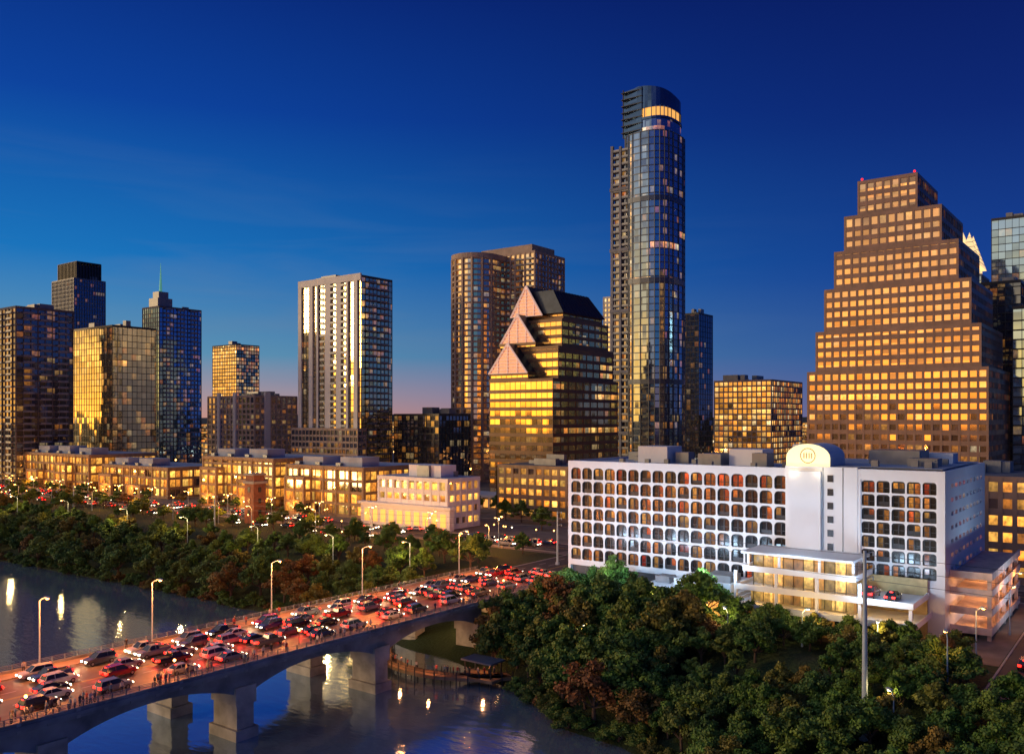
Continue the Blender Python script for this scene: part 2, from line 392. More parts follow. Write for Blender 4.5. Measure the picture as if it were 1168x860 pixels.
t=tower("white_striped_tower",-354,334.5,51,23.7,126,gG,M_dark,3.4,2.8,.45,.12,.2,.25,roofm=M_roof)
s=MB()
for f,wd in ((0.0,2.2),(.17,3.2),(.30,1.4),(.44,4.5),(.62,4.0),(.78,1.6),(.90,3.0)):
    x=-405+51*f; s.box(x,x+wd,333.4,334.3,GZ,124,0)
s.box(-405.6,-353.4,333.3,334.2,124,127.8,0); s.box(-405.8,-404.9,333.5,358.5,GZ,127.5,0)
s.obj("white_piers",[M_whitep],t)
balconies(t,'E',-405,-354,334.5,358,GZ,126,3.4,[.3,.7],7,M_concd); balconies(t,'S',-405,-354,334.5,358,GZ+26,124,3.4,[.40,.57,.74],4,M_whitep,1.3)
s=MB(); clad(s,-407,-352,330,336,GZ,42,3.4,3,1.1,.2,.5,.3); s.box(-407,-352,330,336,GZ,42,1,bay=3,fh=3.4); s.obj("podium",[M_beige,gF],t)
tower("parking_block",-640,590,36,20,62,gE,M_conc,3.5,3,1.2,.25,.4,.3)
tower("low_dark_office",-320,360,34,26,50,gA,M_dark,3.6,3,.5,.2,.3,.3)
# beige condo with round bay
t=tower("beige_condo_tower",-301,424,54,31,147,gJ,M_beige,3.3,3.6,.95,.3,1.1,.5)
balconies(t,'S',-355,-301,424,455,GZ,145,3.3,[.62,.8,.94],4.2,M_beige); balconies(t,'E',-355,-301,424,455,GZ,145,3.3,[.25,.55,.85],4.2,M_beige)
cx,cy,r=-337,413,14
poly=[(cx+r*math.cos(a),cy+r*math.sin(a)) for a in [math.radians(q) for q in range(180,361,12)]]+[(cx+r,424),(cx-r,424)]
s=MB(); s.prism(poly,GZ,144,0,1,3.6,3.3); s.obj("round_bay_glazing",[gJ,M_roof],t)
s=MB(); z=GZ
def sc_poly(p,k,c): return [(c[0]+(q[0]-c[0])*k,c[1]+(q[1]-c[1])*k) for q in p]
while z<144: s.prism(sc_poly(poly,1.05,(cx,cy)),z,z+1.0); z+=3.3
s.prism(sc_poly(poly,1.08,(cx,cy)),143.5,146.5)
for i,(px,py) in enumerate(sc_poly(poly,1.04,(cx,cy))[:-2]):
    if i%2==0: s.box(px-.6,px+.6,py-.6,py+.6,GZ,144)
s.obj("round_bay_bands",[M_beige],t)
s=MB(); s.box(-345,-306,428,452,148,153); s.box(-352,-347,427,450,148,150.5); s.obj("penthouse",[M_beige],t)

# bronze stepped gable tower
t=empty("gabled_bronze_tower")
s=MB(); c2=MB(); gl=MB(); rf=MB()
def wing(x0,x1,y0,y1,z0,z1,bandm=0,fh=3.7):
    gl.box(x0,x1,y0,y1,z0,z1,0,top=1,bay=2.8,fh=fh,zb=GZ)
    clad(s,x0,x1,y0,y1,z0,z1,fh,5.6,1.5,.3,.4,.22,0,"EN")
    clad(s,x0,x1,y0,y1,z0,z1,fh,2.8,0,0,.12,.12,0,"SW")
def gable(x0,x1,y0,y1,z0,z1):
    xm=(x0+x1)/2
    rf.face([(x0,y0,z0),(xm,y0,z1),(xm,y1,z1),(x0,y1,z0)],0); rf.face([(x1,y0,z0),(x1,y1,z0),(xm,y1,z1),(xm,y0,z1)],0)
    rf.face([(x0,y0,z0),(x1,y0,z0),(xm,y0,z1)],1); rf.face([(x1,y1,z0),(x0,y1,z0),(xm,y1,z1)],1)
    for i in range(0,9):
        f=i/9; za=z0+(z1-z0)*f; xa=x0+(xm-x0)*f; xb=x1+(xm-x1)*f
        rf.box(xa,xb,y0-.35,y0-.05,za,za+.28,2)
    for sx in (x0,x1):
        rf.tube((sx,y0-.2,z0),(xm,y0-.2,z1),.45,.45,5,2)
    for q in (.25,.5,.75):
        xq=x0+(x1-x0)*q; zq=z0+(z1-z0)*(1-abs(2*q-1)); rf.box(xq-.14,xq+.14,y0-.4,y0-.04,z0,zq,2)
wing(-237,-204,300,353,GZ,64); wing(-237,-217,300.6,340,64.2,67); gable(-237.6,-217,300,318,67.5,80.5)
wing(-235,-206,307,352,65,78); wing(-236,-217,306,345,79.2,80); gable(-236,-217.5,306.3,325,80.8,93.5)
wing(-233.5,-207.5,312,350,79,90); gable(-235,-218,312.5,335,93,106.5)
wing(-229,-209.5,316,348,91.2,93.5)
for xa,xb,ya,yb,za,zb in ((-233,-208,314,349,93.8,104),):
    p=[(xa,ya,za),(xb,ya,za),(xb,yb,za),(xa,yb,za)]; q=[(xa+2,ya+1,zb),(xb-6,ya+1,zb),(xb-6,yb-5,zb),(xa+2,yb-5,zb)]
    for i in range(4):
        j=(i+1)%4; rf.face([p[i],p[j],q[j],q[i]],0)
    rf.face(q,0)
    for k in range(12):
        f=k/12; rf.tube((xb+.05,ya+(yb-ya)*f+1,za),(xb-6+.05,ya+1+(yb-5-ya-1)*f+.5,zb+.1),.14,.14,4,0)
gl.obj("glazing",[gK,M_roof],t); s.obj("stone_bands",[M_brownd],t)
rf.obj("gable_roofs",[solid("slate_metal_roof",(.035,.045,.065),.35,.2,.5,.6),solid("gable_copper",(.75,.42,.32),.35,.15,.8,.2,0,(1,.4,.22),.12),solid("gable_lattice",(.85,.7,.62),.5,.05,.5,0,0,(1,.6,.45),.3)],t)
s=MB(); s.box(-250,-196,286,299,GZ,15.5,2); s.box(-252,-194,284,299.5,15.5,16.6,0)
for i in range(14): s.box(-251+i*4.2,-250.3+i*4.2,284.5,285.2,GZ,15.5,0)
for i in range(14): s.box(-249+i*4,-247+i*4,285.5,285.98,GZ+.5,14.6,1)
s.obj("podium_canopy",[M_whitep,M_glowband,M_concd],t)

# tallest tower
t=empty("tallest_glass_tower"); cx,cy=-218,417
def oval(cx,cy,a,b,n=28,p=2.8,rot=0):
    o=[]
    for i in range(n):
        th=2*math.pi*i/n; c_,s_=math.cos(th),math.sin(th)
        x=a*math.copysign(abs(c_)**(2/p),c_); y=b*math.copysign(abs(s_)**(2/p),s_)
        o.append((cx+x*math.cos(rot)-y*math.sin(rot),cy+x*math.sin(rot)+y*math.cos(rot)))
    return o
ov=oval(cx,cy,13.5,16); s=MB(); s.prism(ov,GZ,196,0,1,2.2,3.55); s.obj("curtain_wall",[gL,M_roof],t)
s=MB(); z=GZ; k=0
while z<196:
    s.prism(sc_poly(ov,1.012,(cx,cy)),z,z+.5); z+=3.55
for i,(px,py) in enumerate(sc_poly(ov,1.02,(cx,cy))):
    s.box(px-.18,px+.18,py-.18,py+.18,GZ,196)
for zz in (66,118,160): s.prism(sc_poly(ov,1.03,(cx,cy)),zz,zz+2.6)
s.obj("floor_edges_and_mullions",[solid("mullion_metal",(.09,.11,.15),.35,.15,.5,.5)],t)
s=MB(); s.box(-235,-226,404,420,GZ,190,0,top=1,bay=2.2,fh=3.55); s.obj("spine_glazing",[glass("glass_spine",(.3,.3,.32),.34,1.1),M_roof],t)
s=MB(); z=GZ
while z<190: s.box(-236.2,-225.5,402.6,421,z,z+.45); s.box(-236.3,-225.4,402.5,402.62,z+.45,z+1.3,1); z+=3.55
s.box(-236.6,-235.2,402.3,403.8,GZ,192); s.box(-226.2,-225,402.3,403.9,GZ,194); s.box(-231.4,-230.2,402.2,403.7,GZ,191)
for zz in (40,72,104,136,168): s.box(-237,-224.8,402,421.5,zz,zz+1.6)
s.obj("balcony_spine",[solid("spine_concrete",(.22,.23,.26),.8),M_grey],t)
s=MB(); s.box(-224.4,-222.6,401.6,403,GZ+6,192,0,bay=1.8,fh=3.55); s.obj("corner_rooms",[glass("glass_lit_strip",(.3,.25,.2),.6,1.3)],t)
ov2=oval(cx+.5,cy+1,11,13.5)
s=MB(); s.prism(ov2,196,204,0,1,2,3); s.obj("crown_lower",[gL,M_roof],t)
s=MB(); s.prism(sc_poly(ov2,.96,(cx,cy)),204,209,0); s.obj("crown_light_band",[emis("crown_light",(1.0,.46,.10),1.0,False)],t)
s=MB(); s.prism(sc_poly(ov2,1.04,(cx,cy)),203,204.2)
for i,(px,py) in enumerate(sc_poly(ov2,1.0,(cx,cy))):
    s.box(px-.18,px+.18,py-.18,py+.18,204,209.5)
s.prism(sc_poly(ov2,1.0,(cx,cy)),209,219,0,1,zf=lambda p:221-.24*max(0,(.8*(p[0]-cx)+.6*(p[1]-cy)+9)))
s.prism([(-231,406),(-219,404),(-219,430),(-231,430)],196,220.5,0,1)
s.obj("crown_top",[glass("glass_crown",(.10,.16,.24),.03,.6),M_grey],t)
s=MB()
for z in [198+i*3.5 for i in range(7)]: s.box(-231.15,-218.85,403.8,430.1,z,z+.35) if z<220 else None
s.box(-231.2,-230.8,405.8,406.4,196,221.5); s.obj("crown_frame",[M_dark],t)
s=MB(); s.ball((-226,412,221.5),.5,0); s.ball((-214,428,217.5),.4,0); s.obj("beacons",[M_red],t)

t=tower("pale_tower",-309,540,14,14,134,glass("glass_pale",(.8,.75,.6),.6,1.2),M_whitep,3.5,3,1.6,.3,1.2,.4)
t=tower("slim_glass_tower",-258,557,15,23,120,gB,M_dark,3.6,3,.4,.15,.2,.2)
t=tower("lit_office_block",-200,538,38,57,72,gN,M_beige,3.6,3.2,1.0,.3,.6,.4)
# granite stepped tower
t=empty("stepped_granite_tower"); gl=MB(); s=MB()
tiers=[(-117,-52.5,356,408,GZ,66),(-114,-55,357.2,407,66,82),(-111,-58.5,358.6,406,82,99),(-107.5,-63,360,404,99,114),(-104,-69,361.5,403,114,128),(-99.5,-78,364,400,128,142)]
for i,(x0,x1,y0,y1,z0,z1) in enumerate(tiers):
    z0b=z0 if i==0 else z0+1.02
    gl.box(x0,x1,y0,y1,z0b,z1,0,top=1,bay=3.1,fh=3.9,zb=GZ)
    clad(s,x0,x1,y0,y1,z0b,z1,3.9,3.1,1.75,.35,.8,.42)
    s.box(x0+.1,x1-.1,y0+.1,y1-.1,z1+.2,z1+.8,1)
s.box(-96,-82,374,396,143.02,145,0)
gl.obj("windows",[gO,M_roof],t); s.obj("granite_grid",[M_brown,M_roof],t)
s=MB(); s.ball((-98.5,365,143.9),.45); s.ball((-79,365,143.9),.45); s.obj("beacons",[M_red],t)
# crown tower
t=tower("folded_crown_tower",-84,548,26,26,128,gQ,M_grey,3.8,3,.5,.2,.3,.3,eq=0)
s=MB(); mc=emis("lit_crown_glass",(1.0,.68,.32),.95,False)
def pyr(x0,x1,y0,y1,z0,z1,mi=0,tx=.5,ty=.5):
    a=(x0+(x1-x0)*tx,y0+(y1-y0)*ty,z1); p=[(x0,y0,z0),(x1,y0,z0),(x1,y1,z0),(x0,y1,z0)]
    for i in range(4): s.face([p[i],p[(i+1)%4],a],mi)
s.box(-107,-87,551,571,129,136,0)
for (x0,y0) in ((-109,549),(-97,549),(-97,561),(-109,561)):
    pyr(x0,x0+12,y0,y0+12,134,154)
    for k in range(1,7):
        f=k/7; s.box(x0+6*f-.1,x0+12-6*f+.1,y0+6*f-.1,y0+12-6*f+.1,134+20*f-.15,134+20*f+.15,1)
pyr(-104,-90,554,568,140,160)
for i in range(11):
    x=-108.5+i*2.2; s.box(x,x+.3,548.4,548.9,128,136,1)
s.obj("crown",[mc,M_grey],t)
t=tower("right_glass_tower",-45,504,27.5,32,149,gQ,M_dark,3.8,3,.35,.15,.15,.2)
t=tower("dark_glass_office",-52,440,24,30,108,gB,M_dark,3.8,3,.4,.15,.2,.2)
t=tower("blue_glass_office",-22,400,28,30,92,gQ,M_dark,3.8,3,.6,.15,.2,.2)
t=tower("brick_office",-25,226,20,26,34,gR,M_brown,3.8,3,1.6,.25,1.0,.4)

# civic low buildings by the river
def lowbuilding(name,x0,x1,y0,y1,zt,steps=1,roofm=None):
    e=empty(name); gl=MB(); s=MB(); r=MB(); fh=4.4
    gl.box(x0,x1,y0,y1,GZ,zt,0,top=1,bay=3.4,fh=fh); clad(s,x0,x1,y0,y1,GZ,zt,fh,6.8,1.1,.5,.9,.65)
    clad(s,x0,x1,y0,y1,GZ,zt-.5,fh,3.4,0,0,.25,.3)
    w=(x1-x0)
    k=0; xa=x0+4
    while xa<x1-16:
        hh=zt-fh*(1+k%2); gl.box(xa,xa+11,y0-4,y0-.7,GZ,hh,0,top=1,bay=2.75,fh=fh); clad(s,xa,xa+11,y0-4,y0-.7,GZ,hh,fh,5.5,1.1,.4,.8,.55)
        xa+=26+5*(k%3); k+=1
    for k in range(int(w/22)):
        xa=x0+6+k*22; r.box(xa,xa+12,y0+3,y0+12,zt+1,zt+4.2+.3*(k%3),1)
    for k in range(int(w/12)):
        xa=x0+3+k*12; r.box(xa,xa+2.5,y0+1.5,y0+4,zt+1,zt+2.2,2)
    gl.obj("windows",[gR,roofm or M_roofl],e); s.obj("stone_frame",[M_lime],e); r.obj("roof_plant",[M_roofl,M_roofl,M_grey],e)
    r=MB(); r.box(x0+.6,x1-.6,y0+.6,y1-.6,zt+.2,zt+1.02); r.obj("roof",[roofm or M_roofl],e)
    for k in range(max(1,int(w/24))):
        point("facade_lamp",(x0+10+k*24,y0-6,GZ+4),1300,(1,.32,.045),.5,e)
    return e
lowbuilding("riverside_office",-524,-436,226,262,29)
lowbuilding("riverside_office_annex",-430,-372,230,262,24.5)
lowbuilding("city_hall",-338,-290,226,262,31)
lowbuilding("limestone_office",-284,-240,228,262,29.0)
t=tower("white_terrace_building",-193.5,222,32,16,27,gR,M_white,3.8,3.4,1.7,.6,.9,.7,roofm=M_roofl)
s=MB(); s.box(-232,-190,219,221.3,GZ,18,0); s.box(-233,-189,218.2,221.2,18,18.8,0); s.box(-215,-200,226,234,28,32,0)
for i in range(10): s.box(-230+i*4,-227.6+i*4,218.85,219.02,12,16.4,1)
s.obj("terrace",[M_white,M_glowband],t)
t=tower("stone_hotel",-165,262,38,22,30,gR,M_lime,3.8,3.4,1.6,.4,1.0,.5)
s=MB(); e=empty("brick_clock_tower"); x,y=-262,196
M_brick=solid("red_brick",(.28,.12,.07),.85,.25,1)
s.box(x-2.6,x+2.6,y-2.6,y+2.6,GZ,25,0); s.box(x-3,x+3,y-3,y+3,25,25.9,1); s.box(x-2.3,x+2.3,y-2.3,y+2.3,25.9,28,0); s.box(x-2.8,x+2.8,y-2.8,y+2.8,28,28.6,1)
for zz in (14,18,22): s.box(x-.6,x+.6,y-2.75,y-2.55,zz,zz+1.8,2); s.box(x+2.55,x+2.75,y-.6,y+.6,zz,zz+1.8,2)
s.obj("shaft",[M_brick,M_conc,M_dark],e)

# distant filler
rr=random.Random(5); gl=MB(); s=MB()
for i in range(150):
    d=rr.uniform(650,1900); tt=rr.uniform(-.75,.75); E=d*(.8*tt-.6); N=d*(.6*tt+.8)
    w=rr.uniform(18,50); l=rr.uniform(18,40); h=rr.uniform(10,34) if d>900 else rr.uniform(8,28)
    gl.box(E-w,E,N,N+l,GZ,GZ+h,0,top=1,bay=3.2,fh=3.5)
    s.box(E-w-.3,E+.3,N-.3,N+l+.3,GZ+h,GZ+h+.9,0)
    for k in range(int(h/3.5)): s.box(E-w-.2,E+.2,N-.2,N+l+.2,GZ+k*3.5,GZ+k*3.5+1.2,0)
e=empty("distant_buildings"); gl.obj("walls",[gE,M_roof],e); s.obj("floor_bands",[M_concd],e)
s=MB()
for i in range(420):
    d=rr.uniform(420,1700); tt=rr.uniform(-.62,.62); E=d*(.8*tt-.6); N=d*(.6*tt+.8)
    s.ball((E,N,GZ+rr.uniform(6,9)),.35+d*.0003,rr.choice((0,0,1)),5,3)
s.obj("distant_street_lights",[M_lamp,M_lampw])
s=MB(); pr=None
for i in range(81):
    th=math.radians(70+i*1.6); d=6500; x=d*math.cos(th); y=d*math.sin(th)
    h=60+45*noise.noise(Vector((i*.13,0,1)))+18*noise.noise(Vector((i*.6,2,1)))
    cur=((x,y,0),(x*1.15,y*1.15,h+11))
    if pr: s.face([cur[0],pr[0],pr[1],cur[1]])
    pr=cur
s.obj("hills",[solid("hill_scrub",(.03,.045,.035),.95,.3,.001)])

# ------------------------------------------------------------------ hotel
H=empty("riverside_hotel")
ghA=glass("hotel_glass",(.012,.012,.014),.55,.95,cols=[(0,(1,.07,.02)),(.25,(1,.22,.04)),(.6,(1,.38,.06)),(1,(1,.58,.16))],tilt=.06,metal=0.0,rough=.18)
def cellgrid(par,name,plane,p,a0,a1,z0,z1,nc,nr,mw,rad,depth,mull=True,wall=M_white,gm=None,mtop=None):
    wl=MB(); gz=MB(); fr=MB()
    def PP(a,z,dp):
        return (a,p+dp,z) if plane=='S' else (p-dp,a,z)
    cw=(a1-a0)/nc; ch=(z1-z0)/nr
    for i in range(nc):
        for j in range(nr):
            x0=a0+i*cw; x1=x0+cw; y0=z0+j*ch; y1=y0+ch
            hx0,hx1,hy0,hy1=x0+mw,x1-mw,y0+mw*1.2,y1-mw*1.0
            rb=rad*(.35 if mull else 1)   # arched heads, tighter radius at the sill
            cs=[(hx1-rad,hy1-rad,0,rad),(hx0+rad,hy1-rad,90,rad),(hx0+rb,hy0+rb,180,rb),(hx1-rb,hy0+rb,270,rb)]
            oc=[(x1,y1),(x0,y1),(x0,y0),(x1,y0)]; arcs=[]
            for (c1,c2,st,ra) in cs:
                arcs.append([(c1+ra*math.cos(math.radians(st+q*22.5)),c2+ra*math.sin(math.radians(st+q*22.5))) for q in range(5)])
            for k in range(4):
                O=oc[k]
                for q in range(4): wl.face([PP(*O,0),PP(*arcs[k][q],0),PP(*arcs[k][q+1],0)][::-1])
                k2=(k+1)%4; wl.face([PP(*O,0),PP(*arcs[k][4],0),PP(*arcs[k2][0],0),PP(*oc[k2],0)][::-1])
            ring=[q for ar in arcs for q in ar]
            for q in range(len(ring)):
                r1=ring[q]; r2=ring[(q+1)%len(ring)]
                wl.face([PP(*r1,0),PP(*r2,0),PP(*r2,depth),PP(*r1,depth)],1)
            xm=(hx0+hx1)/2
            def fb(aa,ab,za,zb,d0,d1):
                if plane=='S': fr.box(aa,ab,p+d0,p+d1,za,zb)
                else: fr.box(p-d1,p-d0,aa,ab,za,zb)
            if mull: fb(xm-.10,xm+.10,hy0,hy1,depth-.18,depth-.03); fb(hx0,hx0+.22,hy0,hy1,depth-.14,depth-.035); fb(hx1-.22,hx1,hy0,hy1,depth-.14,depth-.035); fb(hx0,hx1,hy1-.3,hy1,depth-.13,depth-.04)
            fb(hx0,hx1,hy0+.75,hy0+.85,depth-.16,depth-.02)
            if mull and (i*5+j*3)%4==0: fb(hx0,hx1,hy0+.02,hy0+.74,depth-.12,depth-.06)
    if plane=='S': gz.face([(a0,p+depth,z0),(a1,p+depth,z0),(a1,p+depth,z1),(a0,p+depth,z1)],0,[(0,0),(nc*2,0),(nc*2,nr),(0,nr)])
    else: gz.face([(p-depth,a0,z0),(p-depth,a1,z0),(p-depth,a1,z1),(p-depth,a0,z1)],0,[(50,0),(50+nc*2,0),(50+nc*2,nr),(50,nr)])
    wl.obj(name+"_wall",[wall,M_dark if mull else wall],par); gz.obj(name+"_glass",[gm or ghA],par); fr.obj(name+"_frames",[M_dark],par)
Y=162.
cellgrid(H,"long_wing",'S',Y,-105.4,-57,17.2,37.6,17,7,.19,.85,.5)
cellgrid(H,"tower_wing",'S',Y-1.2,-43.6,-31.2,20.6,37.4,5,7,.15,.5,.5)
cellgrid(H,"side_wing",'E',-30,165,197,21,37.6,9,7,.75,.06,.35,False)
s=MB()
s.box(-106,-105.4,Y,200,GZ,38.9); s.box(-106,-57,Y-.05,Y+.6,37.6,38.9); s.box(-105.4,-57,Y-.04,Y+.5,16.2,17.2)
s.box(-105.4,-57,Y+.8,185,GZ,38.3,1)
s.box(-57,-44.1,Y-1.5,196,GZ,39.4)
s.box(-44.1,-43.6,Y-1.4,Y+1,GZ,39.2); s.box(-31.2,-30,Y-1.4,165,GZ,39.2); s.box(-43.6,-31.2,Y-1.38,Y+1,37.4,39.2)
s.box(-43.6,-31.2,Y-1.36,Y+1,GZ,20.6); s.box(-43.6,-31.2,Y+.2,196.8,GZ,38.6,1)
s.box(-31.19,-30.02,165,197,37.6,39.21); s.box(-31.18,-30.01,165,197,GZ,21); s.box(-44,-30,197,200,GZ,39.2)
s.box(-56.2,-50.4,Y-2.0,Y-1.52,GZ,38.5)
s.obj("walls",[M_white,M_concd],H)
s=MB()
for z in [22+i*2.45 for i in range(7)]: s.box(-49.3,-48.3,Y-1.62,Y-1.5,z,z+1.2)
for xx in (-50.1,-46.6): s.box(xx-.05,xx+.05,Y-1.56,Y-1.49,GZ,39.3)
s.obj("stair_windows",[M_dark],H)
s=MB()
s.box(-105,-57.2,Y+1,184.5,38.3,38.55,0); s.box(-56.5,-30.6,Y,196,39.42,39.5,0)
for (x,y,w_,l_,h_,mi) in ((-93,170,7,7,3.2,1),(-85,172,3,3,2,2),(-78,168,5,5,2,2),(-72,170,7,6,3,1),(-66,167,3,4,2.4,2),(-61,176,3,3,4,1),(-46,175,9,8,3.2,2),(-38,170,5,4,2,2),(-40,184,7,5,2.5,1),(-101,180,5,3,1.5,2)):
    s.box(x,x+w_,y,y+l_,38.5,38.9+h_,mi)
for i in range(16):
    x=rr.uniform(-103,-60); y=rr.uniform(164,182); s.box(x,x+1,y,y+1,38.5,39.5,2)
for i in range(10):
    x=rr.uniform(-44,-32); y=rr.uniform(164,190); s.box(x,x+1.2,y,y+1,39.4,40.6,2)
s.obj("roof",[M_roofl,M_white,M_grey],H)
s=MB(); cx0,cx1=-57.0,-49.0; yc=Y-1; xm=(cx0+cx1)/2; rad=(cx1-cx0)/2
arc=[(xm+rad*math.cos(math.radians(q)),39.4+1.6+rad*.62*math.sin(math.radians(q))) for q in range(0,181,15)]
arc=[(cx1,39.4)]+arc+[(cx0,39.4)]
s.face([(x,yc,z) for x,z in arc][::-1],0)
s.face([(x,yc+9,z) for x,z in arc],1)
for (a1,b1),(a2,b2) in zip(arc,arc[1:]): s.face([(a1,yc,b1),(a2,yc,b2),(a2,yc+9,b2),(a1,yc+9,b1)],1)
for q in range(24):
    t0=2*math.pi*q/24; t1=2*math.pi*(q+1)/24
    for r0,r1 in ((1.25,1.42),):
        s.face([(xm+r0*math.cos(t0),yc-.1,41.3+r0*math.sin(t0)),(xm+r1*math.cos(t0),yc-.1,41.3+r1*math.sin(t0)),(xm+r1*math.cos(t1),yc-.1,41.3+r1*math.sin(t1)),(xm+r0*math.cos(t1),yc-.1,41.3+r0*math.sin(t1))],2)
for dx in (-.7,-.25,.25,.7): s.box(xm+dx-.08,xm+dx+.08,yc-.14,yc-.05,40.8,41.8,2)
s.obj("lit_vault_sign",[emis("sign_glow",(1.0,.76,.38),1.15),M_white,solid("sign_letters",(.5,.36,.18),.6)],H)
for x in (xm-2.4,xm+2.4):
    point("sign_lamp",(x,Y-3.2,38.5),110,(1,.85,.6),.3,H)
# garage decks and annexes
s=MB(); gc=MB()
def deck(x0,x1,y0,y1,z):
    s.box(x0,x1,y0,y1,z,z+.45,0); s.box(x0,x1,y0,y0+.25,z+.45,z+1.0,0); s.box(x1-.25,x1,y0+.25,y1,z+.45,z+.99,0); s.box(x0,x0+.25,y0+.25,y1,z+.45,z+.98,0)
    k=x0+2
    while k<x1-2: gc.box(k,k+1.2,y0+4,y0+4.25,z-.12,z-.03,0); k+=3.3
deck(-63,-32,148,160.4,14.6); deck(-62,-32.4,149,160.4,17.8); deck(-61,-41.5,150,160.4,21.0)
s.box(-61.5,-42,150.4,160.4,24,24.4,0)
for x in (-62.4,-55,-48,-41,-33.2): s.box(x,x+.5,149.4,149.9,GZ,21 if x<-40 else 17.8,0)
for x in (-60.6,-55,-48,-42.4): s.box(x,x+.4,151,151.4,21.4,24,0)
s.box(-62.3,-32.6,159.9,160.35,GZ,21,1)
s.obj("parking_decks",[M_white,solid("garage_wall",(.5,.4,.2),.8)],H); gc.obj("parking_deck_lights",[M_garage],H)
s=MB()  # glazed upper levels between slabs
for (x0,x1,z0,z1) in ((-60.5,-42,15.4,17.8),(-60,-42,18.6,21.0),(-60,-42.6,21.5,24.0)):
    s.box(x0,x1,152.6,152.75,z0,z1,0,bay=1.8,fh=2.6)
s.obj("podium_glazing",[glass("podium_glass",(.12,.12,.12),.95,1.25,.6,cols=[(0,(1,.36,.05)),(1,(1,.62,.16))],metal=.2,rough=.2)],H)
for x in (-58,-50,-44,-36):
    for z in (13.8,17.1,20.3,23.5): 
        if z<18 or x<-42: point("deck_lamp",(x,151.4,z),120,(1,.50,.09),.3,H)
s=MB(); s.box(-62,-33,151,151.3,GZ,14.5,0,bay=2.4,fh=3.6); s.obj("lobby_glazing",[glass("lobby_glass",(.15,.35,.38),.6,.9)],H)
s=MB()
for i in range(12): s.box(-62+i*2.5,-61.9+i*2.5,150.8,151.0,GZ,14.5)
for i in range(11): s.box(-60+i*1.8,-59.92+i*1.8,152.4,152.58,15.4,24)
s.obj("lobby_mullions",[M_dark],H)
s=MB(); s.box(-82,-63.5,151,161.9,GZ,16.0); s.box(-76,-64.5,153,161.9,16.0,17.6); s.box(-92,-82.1,154,161.9,GZ,14.5); s.box(-70,-65,154,159,17.6,18.9,1); s.box(-81,-78,155,158,16,17.3,1)
for x in (-80,-76,-72,-68): s.box(x,x+2.2,150.9,151.02,12,14.6,2)
s.obj("annex",[M_white,M_grey,M_glowband],H)
s=MB()
for z in (12,15.2,18.4,21.2):
    s.box(-29.9,-23.5,164,198,z,z+.4,0); s.box(-23.75,-23.5,164,198,z+.4,z+1.2,0); s.box(-29.9,-23.76,164,164.25,z+.4,z+1.19,0)
for y in (165,173,181,189,197): s.box(-24.4,-23.8,y,y+.5,GZ,21.2,0)
s.obj("side_parking_decks",[solid("pink_concrete",(.6,.48,.42),.8)],H)
for y in (168,177,186): 
    for z in (14.3,17.5,20.6): point("side_deck_lamp",(-27,y,z),170,(1,.42,.12),.3,H)
CF=(.50,.74,1.0)
for x in (-100,-88,-76): area("facade_floodlight",(x,145,20.5),(x,162,31),1700,CF,5,1,H)
area("facade_floodlight",(-65,146,21),(-65,162,32),1700,CF,5,1,H)
area("facade_floodlight",(-52,147,25.5),(-48,160.5,32),700,CF,5,1,H)
area("facade_floodlight",(-38,145.5,20.5),(-37,160.5,30),1500,CF,5,1,H)
area("facade_floodlight",(-14,176,16),(-30,182,32),1500,CF,5,1,H)
mb=MB()
mb.face([(-110,146,GZ+.02),(-20.5,149,GZ+.02),(-20.5,202,GZ+.02),(-110,202,GZ+.02)]); mb.obj("forecourt_pavement",[M_pave])

# ------------------------------------------------------------------ bridge
B=empty("concrete_bridge"); bx0,bx1=-135.,-110.5; DZ=11.0
s=MB(); s.box(bx0,bx1,-200,165,DZ-.75,DZ-.05,0)
s.box(bx0,bx0+.35,-200,166,DZ-.05,DZ+.55,0); s.box(bx1-.35,bx1,-200,166,DZ-.05,DZ+.55,0)
s.box(bx0-.25,bx0,-200,166,DZ-.35,DZ+.12,0); s.box(bx1,bx1+.25,-200,166,DZ-.35,DZ+.12,0)
s.box(bx0+.36,-131.8,-200,165,DZ-.04,DZ+.15,1); s.box(-113.7,bx1-.36,-200,165,DZ-.04,DZ+.15,1)
y=-200
while y<165: s.box(bx1+.02,bx1+.12,y,y+.5,DZ-.75,DZ+.5,2) ; y+=3.6
M_stain=solid("stained_concrete",(.30,.30,.30),.85,.4,.25,0,.2)
s.obj("deck_and_kerbs",[M_stain,solid("walkway",(.36,.26,.20),.85,.15,.5),M_conc],B)
s=MB(); s.face([(-131.8,-200,DZ),(-113.7,-200,DZ),(-113.7,165,DZ),(-131.8,165,DZ)]); s.obj("road_surface",[solid("bridge_asphalt",(.20,.15,.11),.5,.25,.35)],B)
s=MB()
for k in range(1,6):
    x=-131.5+17.5*k/6
    if k==3: s.box(x-.22,x-.1,-200,165,DZ+.001,DZ+.006,1); s.box(x+.1,x+.22,-200,165,DZ+.001,DZ+.006,1)
    else:
        y=-200
        while y<162: s.face([(x-.07,y,DZ+.006),(x+.07,y,DZ+.006),(x+.07,y+3,DZ+.006),(x-.07,y+3,DZ+.006)]); y+=9
s.obj("lane_markings",[M_mark,M_yel],B)
piers=[138.5-28.5*i for i in range(12)]
s=MB()
